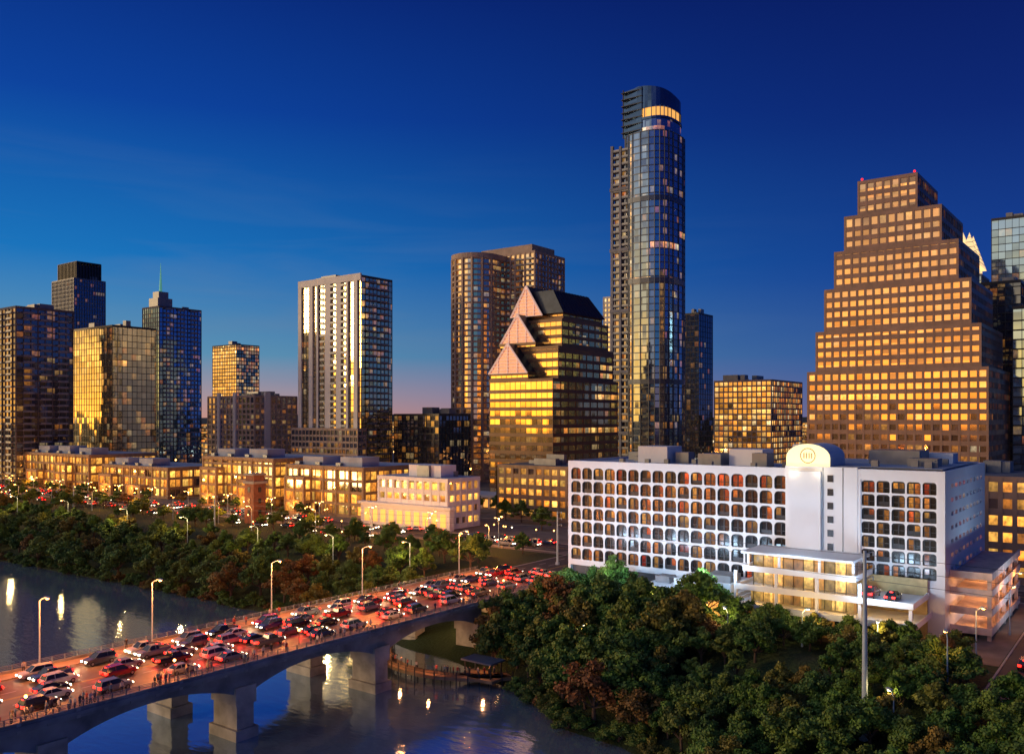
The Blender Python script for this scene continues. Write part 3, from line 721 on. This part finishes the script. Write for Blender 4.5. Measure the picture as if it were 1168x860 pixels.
for i,n0 in enumerate(piers[:-1]):
    n1=piers[i+1]
    for gx in (bx1-2.2,bx1-9,bx0+8,bx0+1.2):
        K=16; top=DZ-.76; pr=None
        for k in range(K+1):
            f=k/K; y=n0+(n1-n0)*f; dp=1.1+3.0*(abs(2*f-1)**2.2)
            cur=(y,top-dp)
            if pr:
                (ya,za),(yb,zb)=pr,cur
                for xx,fl in ((gx,0),(gx+1.1,1)):
                    q=[(xx,ya,top),(xx,yb,top),(xx,yb,zb),(xx,ya,za)]
                    s.face(q if fl else q[::-1])
                s.face([(gx,ya,za),(gx+1.1,ya,za),(gx+1.1,yb,zb),(gx,yb,zb)])
            pr=cur
s.obj("arched_girders",[M_stain],B)
s=MB()
for n in piers:
    for xa in (bx1-6.6,bx0+.7):
        s.box(xa,xa+5.8,n-1.5,n+1.5,1.6,DZ-3.4); s.box(xa-.5,xa+6.3,n-2.0,n+2.0,-3,1.6); s.box(xa-.25,xa+6.05,n-1.8,n+1.8,5.2,DZ-3.1+.01)
s.box(bx0+.2,bx1-.2,150,166,2,DZ-.76)
s.obj("piers",[solid("pier_concrete",(.5,.45,.38),.85,.35,.35,0,.25)],B)
s=MB(); y=-200
while y<166:
    for xx in (bx0+.17,bx1-.17): s.box(xx-.07,xx+.07,y,y+.14,DZ+.55,DZ+1.25)
    y+=1.9
for xx in (bx0+.17,bx1-.17):
    for zz in (DZ+.8,DZ+1.02,DZ+1.22): s.box(xx-.045,xx+.045,-200,166,zz,zz+.06)
s.obj("railing",[M_grey],B)

def lampmesh(h,arm,double=False,mat=M_lamp):
    s=MB(); s.tube((0,0,0),(0,0,.6),.2,.16,8,0); s.tube((0,0,.6),(0,0,h),.13,.08,8,0)
    for sg in ((1,-1) if double else (1,)):
        pr=Vector((0,0,h-.1))
        for k in range(1,6):
            f=k/5; q=Vector((sg*arm*f,0,h+.7*math.sin(f*math.pi*.5))); s.tube(pr,q,.07,.06,6,0); pr=q
        s.box(sg*arm-.45,sg*arm+.45,-.2,.2,h+.62,h+.82,0); s.ball((sg*arm,0,h+.56),.26,1,8,5,.5)
    return s.mesh("street_lamp",[M_steel,mat])
LM=lampmesh(10,2.4); LMs=lampmesh(7.5,1.6); LMd=lampmesh(8,1.6,True); LMw=lampmesh(5.5,.9,False,M_lampw)
def lamp(x,y,z,me,rot,e,arm,h,col=(1,.34,.06)):
    o=inst("street_lamp",me,(x,y,z),rot)
    if e: point("lamp_light",(arm,0,h+.1),e,col,.35,o)
    return o
for i,n in enumerate((158,127,104,80,62,38,10,-20)):
    lamp(bx0+.9,n,DZ+.15,LM,0,9500,2.4,10,(1,.27,.05))
for i,n in enumerate((146,115,92,70,50,24)):
    o=point("railing_lamp",(bx1-1.2,n,DZ+3.2),900,(1,.34,.08),.3,B)
s=MB()
for n in (146,115,92,70,50,24):
    s.tube((bx1-1.2,n,DZ+.15),(bx1-1.2,n,DZ+3.0),.07,.05,6,0); s.ball((bx1-1.2,n,DZ+3.2),.2,1)
s.obj("railing_lamps",[M_dark,M_lamp],B)
x=-520
while x<-140:
    lamp(x,201.5,GZ,LMd,math.pi/2,4500,0,8); x+=26
for x in (-500,-470,-440,-410,-380,-350,-325,-295,-270,-245,-220,-198,-175,-150): lamp(x,186+R.uniform(-7,7),GZ,LMs,R.uniform(0,6),3200,1.6,7.5,(1,.36,.06))
for x,y in ((-104,171),(-108,190),(-24,130),(-24,152),(-22,172),(-24,190),(-6,160)):
    lamp(x,y,terr(x,y),LMs,R.uniform(0,6),700,1.6,7.5)
for x,y in ((-100,150),(-88,147),(-76,146),(-66,143),(-48,143),(-36,142),(-60,141),(-84,134),(-70,126),(-28,118)):
    lamp(x,y,terr(x,y),LMw,R.uniform(0,6),650,.9,5.5,(1,.66,.24))
for x in (-480,-440,-400,-360,-320,-280,-245,-210,-178,-150): lamp(x,158,terr(x,158),LM,-math.pi/2,2600,2.4,10,(1,.60,.20))  # taller row added to brighten the west bank tree crowns from above
for y in (240,275,310,350,400,460): lamp(-137,y,GZ,LMs,0,1500,1.6,7.5); lamp(-108,y+12,GZ,LMs,math.pi,1500,1.6,7.5)
s=MB()
for i in range(90):
    x=rr.uniform(-540,-142); y=rr.choice((rr.uniform(176,199),rr.uniform(218,223))); s.ball((x,y,GZ+3.4),.2,rr.choice((0,0,0,0,1)),6,4); s.tube((x,y,GZ),(x,y,GZ+3.3),.05,.05,4,2)
for i in range(40):
    x=rr.uniform(-106,-64); y=rr.uniform(140,160); z0=terr(x,y); s.ball((x,y,z0+3.2),.13,0,6,4); s.tube((x,y,z0),(x,y,z0+3.1),.05,.05,4,2)
s.obj("path_lights",[M_lamp,M_lampw,M_dark])
# ------------------------------------------------------------------ transmission poles + wires
poles=[(-31.5,118,31.0,.42),(-125,186,24.5,.3),(-260,178,22.0,.3),(-372,186,20.0,.3)]
for (x,y,zt,r) in poles:
    s=MB(); z0=terr(x,y); s.tube((0,0,z0-.5),(0,0,z0+.6),r*1.9,r*1.9,12); s.tube((0,0,z0+.5),(0,0,zt),r,r*.5,12)
    for dz in (0,-1.6,-3.2):
        s.tube((0,0,zt-.4+dz),(.9,.5,zt-.1+dz),.07,.05,6); s.tube((.9,.5,zt-.1+dz),(.9,.5,zt-.6+dz),.09,.09,6)
    s.obj("utility_pole",[M_steel],None,(x,y,0))
s=MB()
for (p,q) in zip(poles,poles[1:]+[(-620,230,20,.3)]):
    for dz in (0,-1.6,-3.2):
        pr=None
        for k in range(25):
            f=k/24; P=Vector((p[0]+(q[0]-p[0])*f+.9,p[1]+(q[1]-p[1])*f+.5,p[2]-.6+dz+(q[2]-p[2])*f-7*f*(1-f)*.6))
            if pr is not None: s.tube(pr,P,.03,.03,3,0,False)
            pr=P
p=poles[0]
for dz in (0,-1.6,-3.2): s.tube((p[0]+.9,p[1]+.5,p[2]-.6+dz),(90,96,31+dz),.03,.03,3,0,False)
s.obj("power_lines",[M_dark])

# ------------------------------------------------------------------ boardwalk
e=empty("boardwalk"); s=MB(); pr=None; ccx,ccy=-112,136
for k in range(21):
    th=math.radians(205+k*6.2); a0=(ccx+17*math.cos(th),ccy+15*math.sin(th)); a1=(ccx+20*math.cos(th),ccy+18*math.sin(th))
    if pr:
        s.face([(*pr[0],1.5),(*pr[1],1.5),(*a1,1.5),(*a0,1.5)],0); s.face([(*pr[1],1.5),(*pr[1],.9),(*a1,.9),(*a1,1.5)],0)
        s.tube((*pr[1],2.5),(*a1,2.5),.05,.05,4,1); s.tube((*pr[1],2.0),(*a1,2.0),.04,.04,4,1)
    s.tube((*a1,-2),(*a1,2.55),.14,.1,6,1); s.tube((*a0,-2),(*a0,2.5),.12,.08,6,1)
    pr=(a0,a1)
s.box(-104,-96,122,127,1.0,1.5,0); s.box(-103.5,-96.5,122.4,126.6,4.1,4.4,2)
for x in (-103,-97): 
    for y in (123,126): s.box(x-.1,x+.1,y-.1,y+.1,1.5,4.1,1)
s.obj("deck",[solid("timber_deck",(.26,.17,.10),.8),M_dark,M_grey],e)
for (x,y) in ((-100,124.5),(-116,119.5),(-108,118.6),(-124,123)): point("boardwalk_lamp",(x,y,3.7),320,(1,.36,.12),.2,e)
point("under_bridge_lamp",(-118,142,7),900,(1,.5,.2),.3,e)
point("under_bridge_lamp",(-104,134,7),500,(1,.45,.15),.3,e)

# ------------------------------------------------------------------ trees
m,nt,b=newmat("leaves"); tc=nd(nt,"ShaderNodeTexCoord"); oi=nd(nt,"ShaderNodeObjectInfo"); sp=nd(nt,"ShaderNodeSeparateXYZ"); nt.links.new(tc.outputs["UV"],sp.inputs[0])
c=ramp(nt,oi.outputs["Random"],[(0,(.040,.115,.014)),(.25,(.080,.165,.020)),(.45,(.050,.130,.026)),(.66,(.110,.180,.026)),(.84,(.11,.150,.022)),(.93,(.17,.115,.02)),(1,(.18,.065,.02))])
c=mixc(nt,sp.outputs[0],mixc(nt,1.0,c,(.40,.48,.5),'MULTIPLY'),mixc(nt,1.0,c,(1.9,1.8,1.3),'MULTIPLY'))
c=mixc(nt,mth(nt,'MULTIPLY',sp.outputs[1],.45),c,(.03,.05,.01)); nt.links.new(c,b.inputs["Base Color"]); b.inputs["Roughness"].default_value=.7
M_leaf=m; M_bark=solid("bark",(.10,.07,.05),.95,.3,2)
def tree_mesh(seed,h,spr,nleaf):
    rr=random.Random(seed); s=MB()
    th=h*.24; top=Vector((rr.uniform(-.3,.3),rr.uniform(-.3,.3),th)); r=.028*h
    s.tube((0,0,-.6),top,r*1.3,r*.9,8,1,False)
    s.tube(top,(top.x*1.6,top.y*1.6,h*.72),r*.85,r*.2,6,1,False)
    cl=[]
    nb=rr.randint(6,8)
    for i in range(nb):
        a=2*math.pi*i/nb+rr.uniform(-.4,.4); zz=h*rr.uniform(.30,.66); L_=spr*rr.uniform(.5,.95)*(1-.35*(zz/h))
        mid=top+Vector((math.cos(a)*L_*.4,math.sin(a)*L_*.4,(zz-th)*.6)); end=Vector((math.cos(a)*L_,math.sin(a)*L_,zz+h*.06))
        s.tube(top,mid,r*.55,r*.35,6,1,False); s.tube(mid,end,r*.35,r*.1,5,1,False)
        cl.append((end,rr.uniform(.2,.3)*spr))
        for q in range(2):
            e2=end+Vector((rr.uniform(-1,1),rr.uniform(-1,1),rr.uniform(-.5,.8)))*spr*.38; s.tube(mid,e2,r*.2,r*.06,4,1,False); cl.append((e2,rr.uniform(.16,.27)*spr))
    for i in range(rr.randint(10,14)):
        a=rr.uniform(0,6.28); rad=spr*rr.uniform(0,.62); cl.append((Vector((rad*math.cos(a),rad*math.sin(a),h*rr.uniform(.55,.9)-rad*.35)),rr.uniform(.17,.30)*spr))
    cl.append((Vector((0,0,h*.9)),spr*.2))
    wts=[c[1]**2 for c in cl]; tw=sum(wts)
    for (c,cr),wt in zip(cl,wts):
        k=int(nleaf*wt/tw); tone=rr.random()
        for i in range(k):
            d=Vector((rr.gauss(0,1),rr.gauss(0,1),rr.gauss(0,1))).normalized(); rad=cr*(rr.random()**.45)*rr.uniform(.85,1.18)
            p=c+Vector((d.x*rad*1.15,d.y*rad*1.15,d.z*rad*.8))
            nrm=(d+Vector((rr.gauss(0,.55),rr.gauss(0,.55),rr.gauss(0,.55)+.35))).normalized()
            x=nrm.orthogonal().normalized(); x=Matrix.Rotation(rr.uniform(0,6.28),3,nrm)@x; y=nrm.cross(x)
            sz=rr.uniform(.16,.32)*(.7+h*.035); y=y*sz*rr.uniform(.6,1); x=x*sz
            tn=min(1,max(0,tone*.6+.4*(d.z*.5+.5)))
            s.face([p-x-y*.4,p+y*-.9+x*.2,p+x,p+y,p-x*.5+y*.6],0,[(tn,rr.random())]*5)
    return s.mesh("tree_mesh",[M_leaf,M_bark])
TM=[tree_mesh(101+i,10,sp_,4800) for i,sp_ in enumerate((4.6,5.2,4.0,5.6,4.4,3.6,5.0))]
kinds=["oak_tree","cypress_tree","elm_tree","pecan_tree"]
def tree(x,y,h,z=None,name=None):
    k=R.randrange(len(TM)); sc_=h/10
    inst(name or kinds[k%4],TM[k],(x,y,(terr(x,y) if z is None else z)-.1),R.uniform(0,6.28),(sc_*R.uniform(.9,1.15),sc_*R.uniform(.9,1.15),sc_))
for i in range(215):
    x=-560+i*1.95+R.uniform(-2,2)
    d=(i%4)*7+R.uniform(.5,6); y=shore(x)+d
    if -140<x<-106: continue
    tree(x,y,R.uniform(6,10)*(1.1 if d<8 else .95))
x=-520
while x<10:
    if not(-138<x<-92):
        h=R.uniform(3.0,5.0); k=R.randrange(len(TM)); y=shore(x)+R.uniform(-.2,1.5)
        inst("willow_shrub",TM[k],(x,y,terr(x,y)-1.2),R.uniform(0,6.28),(h/8,h/8,h/10))
    x+=R.uniform(2.5,4.5)
for i in range(80):
    x=R.uniform(-560,-142); y=R.uniform(172,199); tree(x,y,R.uniform(4.5,7.5),GZ)
for i in range(40):
    x=R.uniform(-700,-235); tree(x,221+R.uniform(-.5,.5),R.uniform(4,6),GZ)
def blocked(x,y):
    if -138<x<-108.5: return True
    if y>147 and x>-107 and not(y<156 and x<-86): return True
    if -52<x<-40 and 127<y<140: return True
    if -22.5<x<-5.5 and y>124: return True
    if (x+31.5)**2+(y-118)**2<3: return True
    return False
pts=[]
tries=0
while len(pts)<240 and tries<14000:
    tries+=1; x=R.uniform(-107,4); y=R.uniform(84,158)
    if y<shore(x)+2.5 or blocked(x,y): continue
    if any((x-a)**2+(y-b_)**2<3.7**2 for a,b_ in pts): continue
    pts.append((x,y))
for x,y in pts:
    if x<-62: h=R.uniform(7.0,10.8)
    elif y<120: h=R.uniform(5.2,7.6)
    else: h=R.uniform(4.8,7.0)
    if y>138 and x>-66: h=R.uniform(4.6,6.8)
    tree(x,y,h)
for x,y,h in ((-104,158,7),(-101,155,7.5),(-96,156,7),(-107.5,176,9),(-108,184,8),(-139,168,9),(-143,176,8),(-150,171,9),(-148,184,7),(-158,178,8),(-166,184,8),(-172,172,8),(-54,144,6.5),(-47,146,5.5),(-41,145,6),(-35,146,6),(-60,146,6.5)):
    tree(x,y,h)
for y in range(226,430,13):
    tree(-139,y,R.uniform(6,9),GZ); tree(-106,y+5,R.uniform(6,9),GZ)
for x in (-245,-238,-230,-220,-212,-203,-195,-186,-176,-168): tree(x,R.uniform(240,283) if x<-225 else R.uniform(262,280) if x<-204 else R.uniform(240,258),R.uniform(6,9),GZ)
for x,y in ((-2,172),(0,184),(-3,196),(4,178),(6,190),(4,160),(2,150),(8,166)): tree(x,y,R.uniform(6,9))

# ------------------------------------------------------------------ vehicles
m,nt,b=newmat("car_paint"); oi=nd(nt,"ShaderNodeObjectInfo")
c=ramp(nt,oi.outputs["Random"],[(0,(.55,.55,.53)),(.18,(.22,.23,.25)),(.36,(.02,.02,.022)),(.58,(.08,.085,.10)),(.76,(.28,.02,.02)),(.84,(.35,.33,.30)),(.92,(.03,.06,.16))],'CONSTANT')
nt.links.new(c,b.inputs["Base Color"]); b.inputs["Roughness"].default_value=.25; b.inputs["Coat Weight"].default_value=.6; M_paint=m
m,nt,b=newmat("car_window"); b.inputs["Base Color"].default_value=(.015,.018,.022,1); b.inputs["Roughness"].default_value=.08; M_win=m
M_tyre=solid("tyre",(.02,.02,.02),.9,.1,3); M_rim=solid("wheel_rim",(.35,.35,.36),.35,.1,3,.8)
M_head=emis("headlight",(1,.82,.55),14,False); M_tail=emis("taillight",(1,.018,.010),6,False)
def car_mesh(kind):
    s=MB()
    if kind=="sedan": L_,W,hb,hr=4.7,.90,.86,1.44; body=[(-2.35,.5,.82),(-2.2,.34,.94),(-1.4,.28,.96),(1.0,.28,.92),(1.9,.28,.80),(2.25,.36,.70),(2.35,.48,.62)]; cab=[(-1.75,.93),(-1.05,1.40),(.15,1.44),(1.1,.90)]
    elif kind=="suv": L_,W,hb,hr=4.8,.96,1.05,1.75; body=[(-2.4,.55,1.0),(-2.3,.4,1.08),(-1.4,.36,1.08),(1.0,.36,1.05),(1.95,.36,.98),(2.3,.42,.86),(2.4,.55,.75)]; cab=[(-2.25,1.05),(-1.95,1.68),(.3,1.74),(1.15,1.03)]
    else: L_,W,hb,hr=5.6,.98,1.05,1.8; body=[(-2.85,.6,1.1),(-2.75,.45,1.16),(-1.4,.4,1.16),(1.2,.4,1.12),(2.3,.4,1.06),(2.65,.45,.92),(2.75,.6,.8)]; cab=[(-.55,1.14),(-.4,1.76),(.75,1.8),(1.5,1.1)]
    pr=None
    for x,zl,zh in body:
        k=W*(1 if abs(x)<L_*.42 else .93 if abs(x)<L_*.475 else .84); zs=zl+(zh-zl)*.72
        cur=[(x,-k,zl),(x,-k,zs),(x,-k*.86,zh),(x,k*.86,zh),(x,k,zs),(x,k,zl)]
        if pr:
            for i in range(5): s.face([pr[i],cur[i],cur[i+1],pr[i+1]],0)
            s.face([pr[5],cur[5],cur[0],pr[0]],2)
        else: s.face(cur[::-1],0)
        pr=cur
    s.face(pr,0)
    (a,za),(b1,zb),(c1,zc),(d,zd)=cab; wb=W*.85; wt=W*.66
    q=[(a,za,wb),(b1,zb,wt),(c1,zc,wt),(d,zd,wb)]
    Lp=[(x,-w_,z) for x,z,w_ in q]; Rp=[(x,w_,z) for x,z,w_ in q]
    s.face(Lp,1); s.face(Rp[::-1],1)
    s.face([Lp[0],Rp[0],Rp[1],Lp[1]],1); s.face([Lp[2],Rp[2],Rp[3],Lp[3]],1)
    s.face([(b1-.05,-wt*1.02,zb+.01),(c1+.05,-wt*1.02,zc+.01),(c1+.05,wt*1.02,zc+.01),(b1-.05,wt*1.02,zb+.01)],0)
    for sg in (-1,1):
        for (p0,p1) in ((0,1),(2,3)):
            A=Vector((q[p0][0],sg*q[p0][2]*1.01,q[p0][1])); Bv=Vector((q[p1][0],sg*q[p1][2]*1.01,q[p1][1])); s.tube(A,Bv,.05,.05,4,0)
        xm=(b1+c1)/2-.1; s.tube((xm,sg*wb*1.01,za),(xm,sg*wt*1.01,zb),.04,.04,4,0); s.tube((b1,sg*wt*1.01,zb),(c1,sg*wt*1.01,zc),.05,.05,4,0)
        s.box(d-.35,d-.15,sg*(W+.06)-.09,sg*(W+.06)+.09,zd-.02,zd+.14,0)
        for wx in (-L_*.30,L_*.31):
            s.tube((wx,sg*(W-.2),.33),(wx,sg*(W+.02),.33),.33,.33,12,2); s.tube((wx,sg*(W+.02),.33),(wx,sg*(W+.035),.33),.2,.18,10,3)
        zt_=body[0][2]; zf_=body[-1][2]
        s.box(-L_/2-.05,-L_/2+.22,sg*W*.66-.24,sg*W*.66+.24,zt_-.26,zt_+.03,5)
        s.box(L_/2-.2,L_/2+.03,sg*W*.60-.22,sg*W*.60+.22,zf_-.14,zf_+.06,4)
    s.box(b1-.12,b1-.04,-.25,.25,zb-.08,zb+.03,5)
    if kind=="pickup":
        s.box(-2.6,-.62,-W*.7,W*.7,1.165,1.17,2); s.box(-2.75,-.6,-W*.86,-W*.76,1.16,1.26,0); s.box(-2.75,-.6,W*.76,W*.86,1.16,1.26,0)
    me=s.mesh(kind,[M_paint,M_win,M_tyre,M_rim,M_head,M_tail]); return me
CM={"sedan":car_mesh("sedan"),"suv":car_mesh("suv"),"pickup_truck":car_mesh("pickup")}
def car(x,y,z,rot,kinds_=("sedan","sedan","suv","suv","pickup_truck")):
    k=R.choice(kinds_); return inst(k,CM[k],(x,y,z+.01),rot)
for li in range(6):
    x=-131.5+17.5*(li+.5)/6; north=li>=2
    y=-30+R.uniform(0,6)
    while y<172:
        if R.random()<(.90 if not north else .85):
            o=car(x+R.uniform(-.2,.2),y,DZ,math.radians(90 if north else -90)+R.uniform(-.03,.03))
            if north and R.random()<.5 and y>40: point("tail_glow",(-2.9 ,0,.8),110,(1,.03,.015),.2,o)
            elif not north and R.random()<.35 and y>40: point("head_glow",(3.4,0,.8),110,(1,.75,.42),.15,o)
        y+=R.uniform(6.5,10.5)
def bus():
    s=MB(); s.box(-5.8,5.8,-1.25,1.25,.45,3.0,0); s.box(-5.4,5.3,-1.27,1.27,1.35,2.4,1); s.box(5.79,5.84,-1.1,1.1,1.2,2.6,1); s.box(-4.5,1,-.8,.8,3.0,3.3,0)
    for i in range(7): s.box(-5.0+i*1.55,-4.85+i*1.55,-1.29,1.29,1.35,2.4,0)
    for sg in (-1,1):
        for wx in (-3.6,3.8): s.tube((wx,sg*1.0,.48),(wx,sg*1.28,.48),.48,.48,14,2)
        s.box(-5.86,-5.8,sg*1.0-.15,sg*1.0+.15,.9,1.2,4); s.box(5.8,5.86,sg*.9-.18,sg*.9+.18,.7,.95,3)
    return s.mesh("city_bus",[M_white,M_win,M_tyre,M_head,M_tail])
inst("city_bus",bus(),(-112.9+0,188,GZ+.06),math.radians(90))
for li,yy in enumerate((205,208.4,211.6,215)):
    x=-520
    while x<-140:
        if R.random()<.6: car(x,yy,GZ+.035,0 if li<2 else math.pi)
        x+=R.uniform(7,18)
for y in range(225,420,9):
    for xx,rt in ((-129,-90),(-125,-90),(-120,90),(-116,90)):
        if R.random()<.6: car(xx,y,GZ+.04,math.radians(rt))
for x,y,rt in ((-17,150,90),(-11.5,168,-90),(-17,182,90),(-11,134,-90)): car(x,y,GZ+.045,math.radians(rt))
for x in (-40,-36.5): car(x,153.5,18.26,math.radians(90))
for i in range(26): car(-500+i*13+R.uniform(-3,3),R.choice((190,194)),GZ+.01,R.choice((0,math.pi)))

# ------------------------------------------------------------------ people
m,nt,b=newmat("clothes"); oi=nd(nt,"ShaderNodeObjectInfo")
c=ramp(nt,oi.outputs["Random"],[(0,(.5,.5,.5)),(.2,(.05,.06,.12)),(.4,(.4,.06,.05)),(.55,(.03,.03,.03)),(.7,(.12,.2,.3)),(.85,(.45,.35,.2))],'CONSTANT'); nt.links.new(c,b.inputs["Base Color"]); b.inputs["Roughness"].default_value=.9
M_cloth=m; M_trou=solid("trousers",(.04,.045,.07),.9); M_skin=solid("skin",(.5,.3,.2),.6,.05); M_hair=solid("hair",(.04,.025,.015),.8)
def person_mesh(pose):
    V=[(0,0,.95),(0,0,1.15),(0,0,1.38),(0,0,1.50),(0,.01,1.62),(0,.01,1.70)]
    E_=[(0,1),(1,2),(2,3),(3,4),(4,5)]; rad=[.15,.13,.17,.06,.095,.07]
    for sg in (-1,1):
        i=len(V)
        st=.12*sg if pose==1 else 0
        V+= [(sg*.1,0,.88),(sg*.11,.03+st,.48),(sg*.12,-st*.8 if pose==1 else 0,.08),(sg*.12,.13-(st*.8 if pose==1 else 0),.04)]
        E_+= [(0,i),(i,i+1),(i+1,i+2),(i+2,i+3)]; rad+=[.10,.065,.045,.035]
        i=len(V)
        if pose==2: V+=[(sg*.2,0,1.40),(sg*.26,.12,1.16),(sg*.16,.36,1.12),(sg*.13,.42,1.12)]
        else: V+=[(sg*.2,0,1.40),(sg*.25,-.02+st*.5,1.12),(sg*.26,.06-st,.88),(sg*.26,.09-st,.80)]
        E_+=[(2,i),(i,i+1),(i+1,i+2),(i+2,i+3)]; rad+=[.065,.048,.036,.03]
    me=bpy.data.meshes.new("p"); me.from_pydata(V,E_,[]); o=bpy.data.objects.new("p",me); COL.objects.link(o)
    md=o.modifiers.new("s","SKIN"); sv=me.skin_vertices[0].data
    for k,r_ in enumerate(rad): sv[k].radius=(r_,r_*(.72 if k in (0,1,2) else 1))
    sv[0].use_root=True
    o.modifiers.new("u","SUBSURF").levels=1
    bpy.context.view_layer.update(); dg=bpy.context.evaluated_depsgraph_get()
    nm=bpy.data.meshes.new_from_object(o.evaluated_get(dg)); bpy.data.objects.remove(o)
    nm.materials.clear()
    for q in (M_cloth,M_trou,M_skin,M_hair): nm.materials.append(q)
    for p in nm.polygons:
        c=p.center; zz=c.z
        p.material_index=1 if zz<.93 and abs(c.x)<.21 else 2 if (zz<.86 and abs(c.x)>.21) else 0 if zz<1.47 else 3 if (zz>1.68 or c.y<-.02) and zz>1.55 else 2
        p.use_smooth=True
    return nm
PM=[person_mesh(i) for i in range(3)]
for i in range(90):
    y=R.uniform(38,70) if R.random()<.4 else R.uniform(40,160)
    x=bx1-R.uniform(.7,2.7); inst("pedestrian",R.choice(PM),(x,y,DZ+.15),R.choice((-1.57,0,3.14,-1.4)))
for i in range(16): inst("pedestrian",R.choice(PM),(bx0+R.uniform(.8,2.8),R.uniform(50,160),DZ+.15),R.uniform(0,6.28))
for i in range(22):
    th=math.radians(R.uniform(230,320)); inst("pedestrian",R.choice(PM),(ccx+18.4*math.cos(th),ccy+16.4*math.sin(th),1.5),R.uniform(0,6.28))
for i in range(10): 
    x=R.uniform(-100,-30); inst("pedestrian",R.choice(PM),(x,147.4+R.uniform(-.2,.4) if x>-64 else 149,GZ+.02),R.uniform(0,6.28))

# ------------------------------------------------------------------ camera
cd=bpy.data.cameras.new("camera"); cd.sensor_width=36; cd.lens=36*1000/1168; cd.clip_end=40000; cd.shift_y=48/1168
co=bpy.data.objects.new("camera",cd); co.location=(0,0,48); co.rotation_euler=(math.radians(90),0,math.atan2(.6,.8)); COL.objects.link(co); sc.camera=co
sc.view_settings.view_transform='Standard'; sc.view_settings.look='None'; sc.view_settings.exposure=0
print("objects",len(bpy.data.objects))
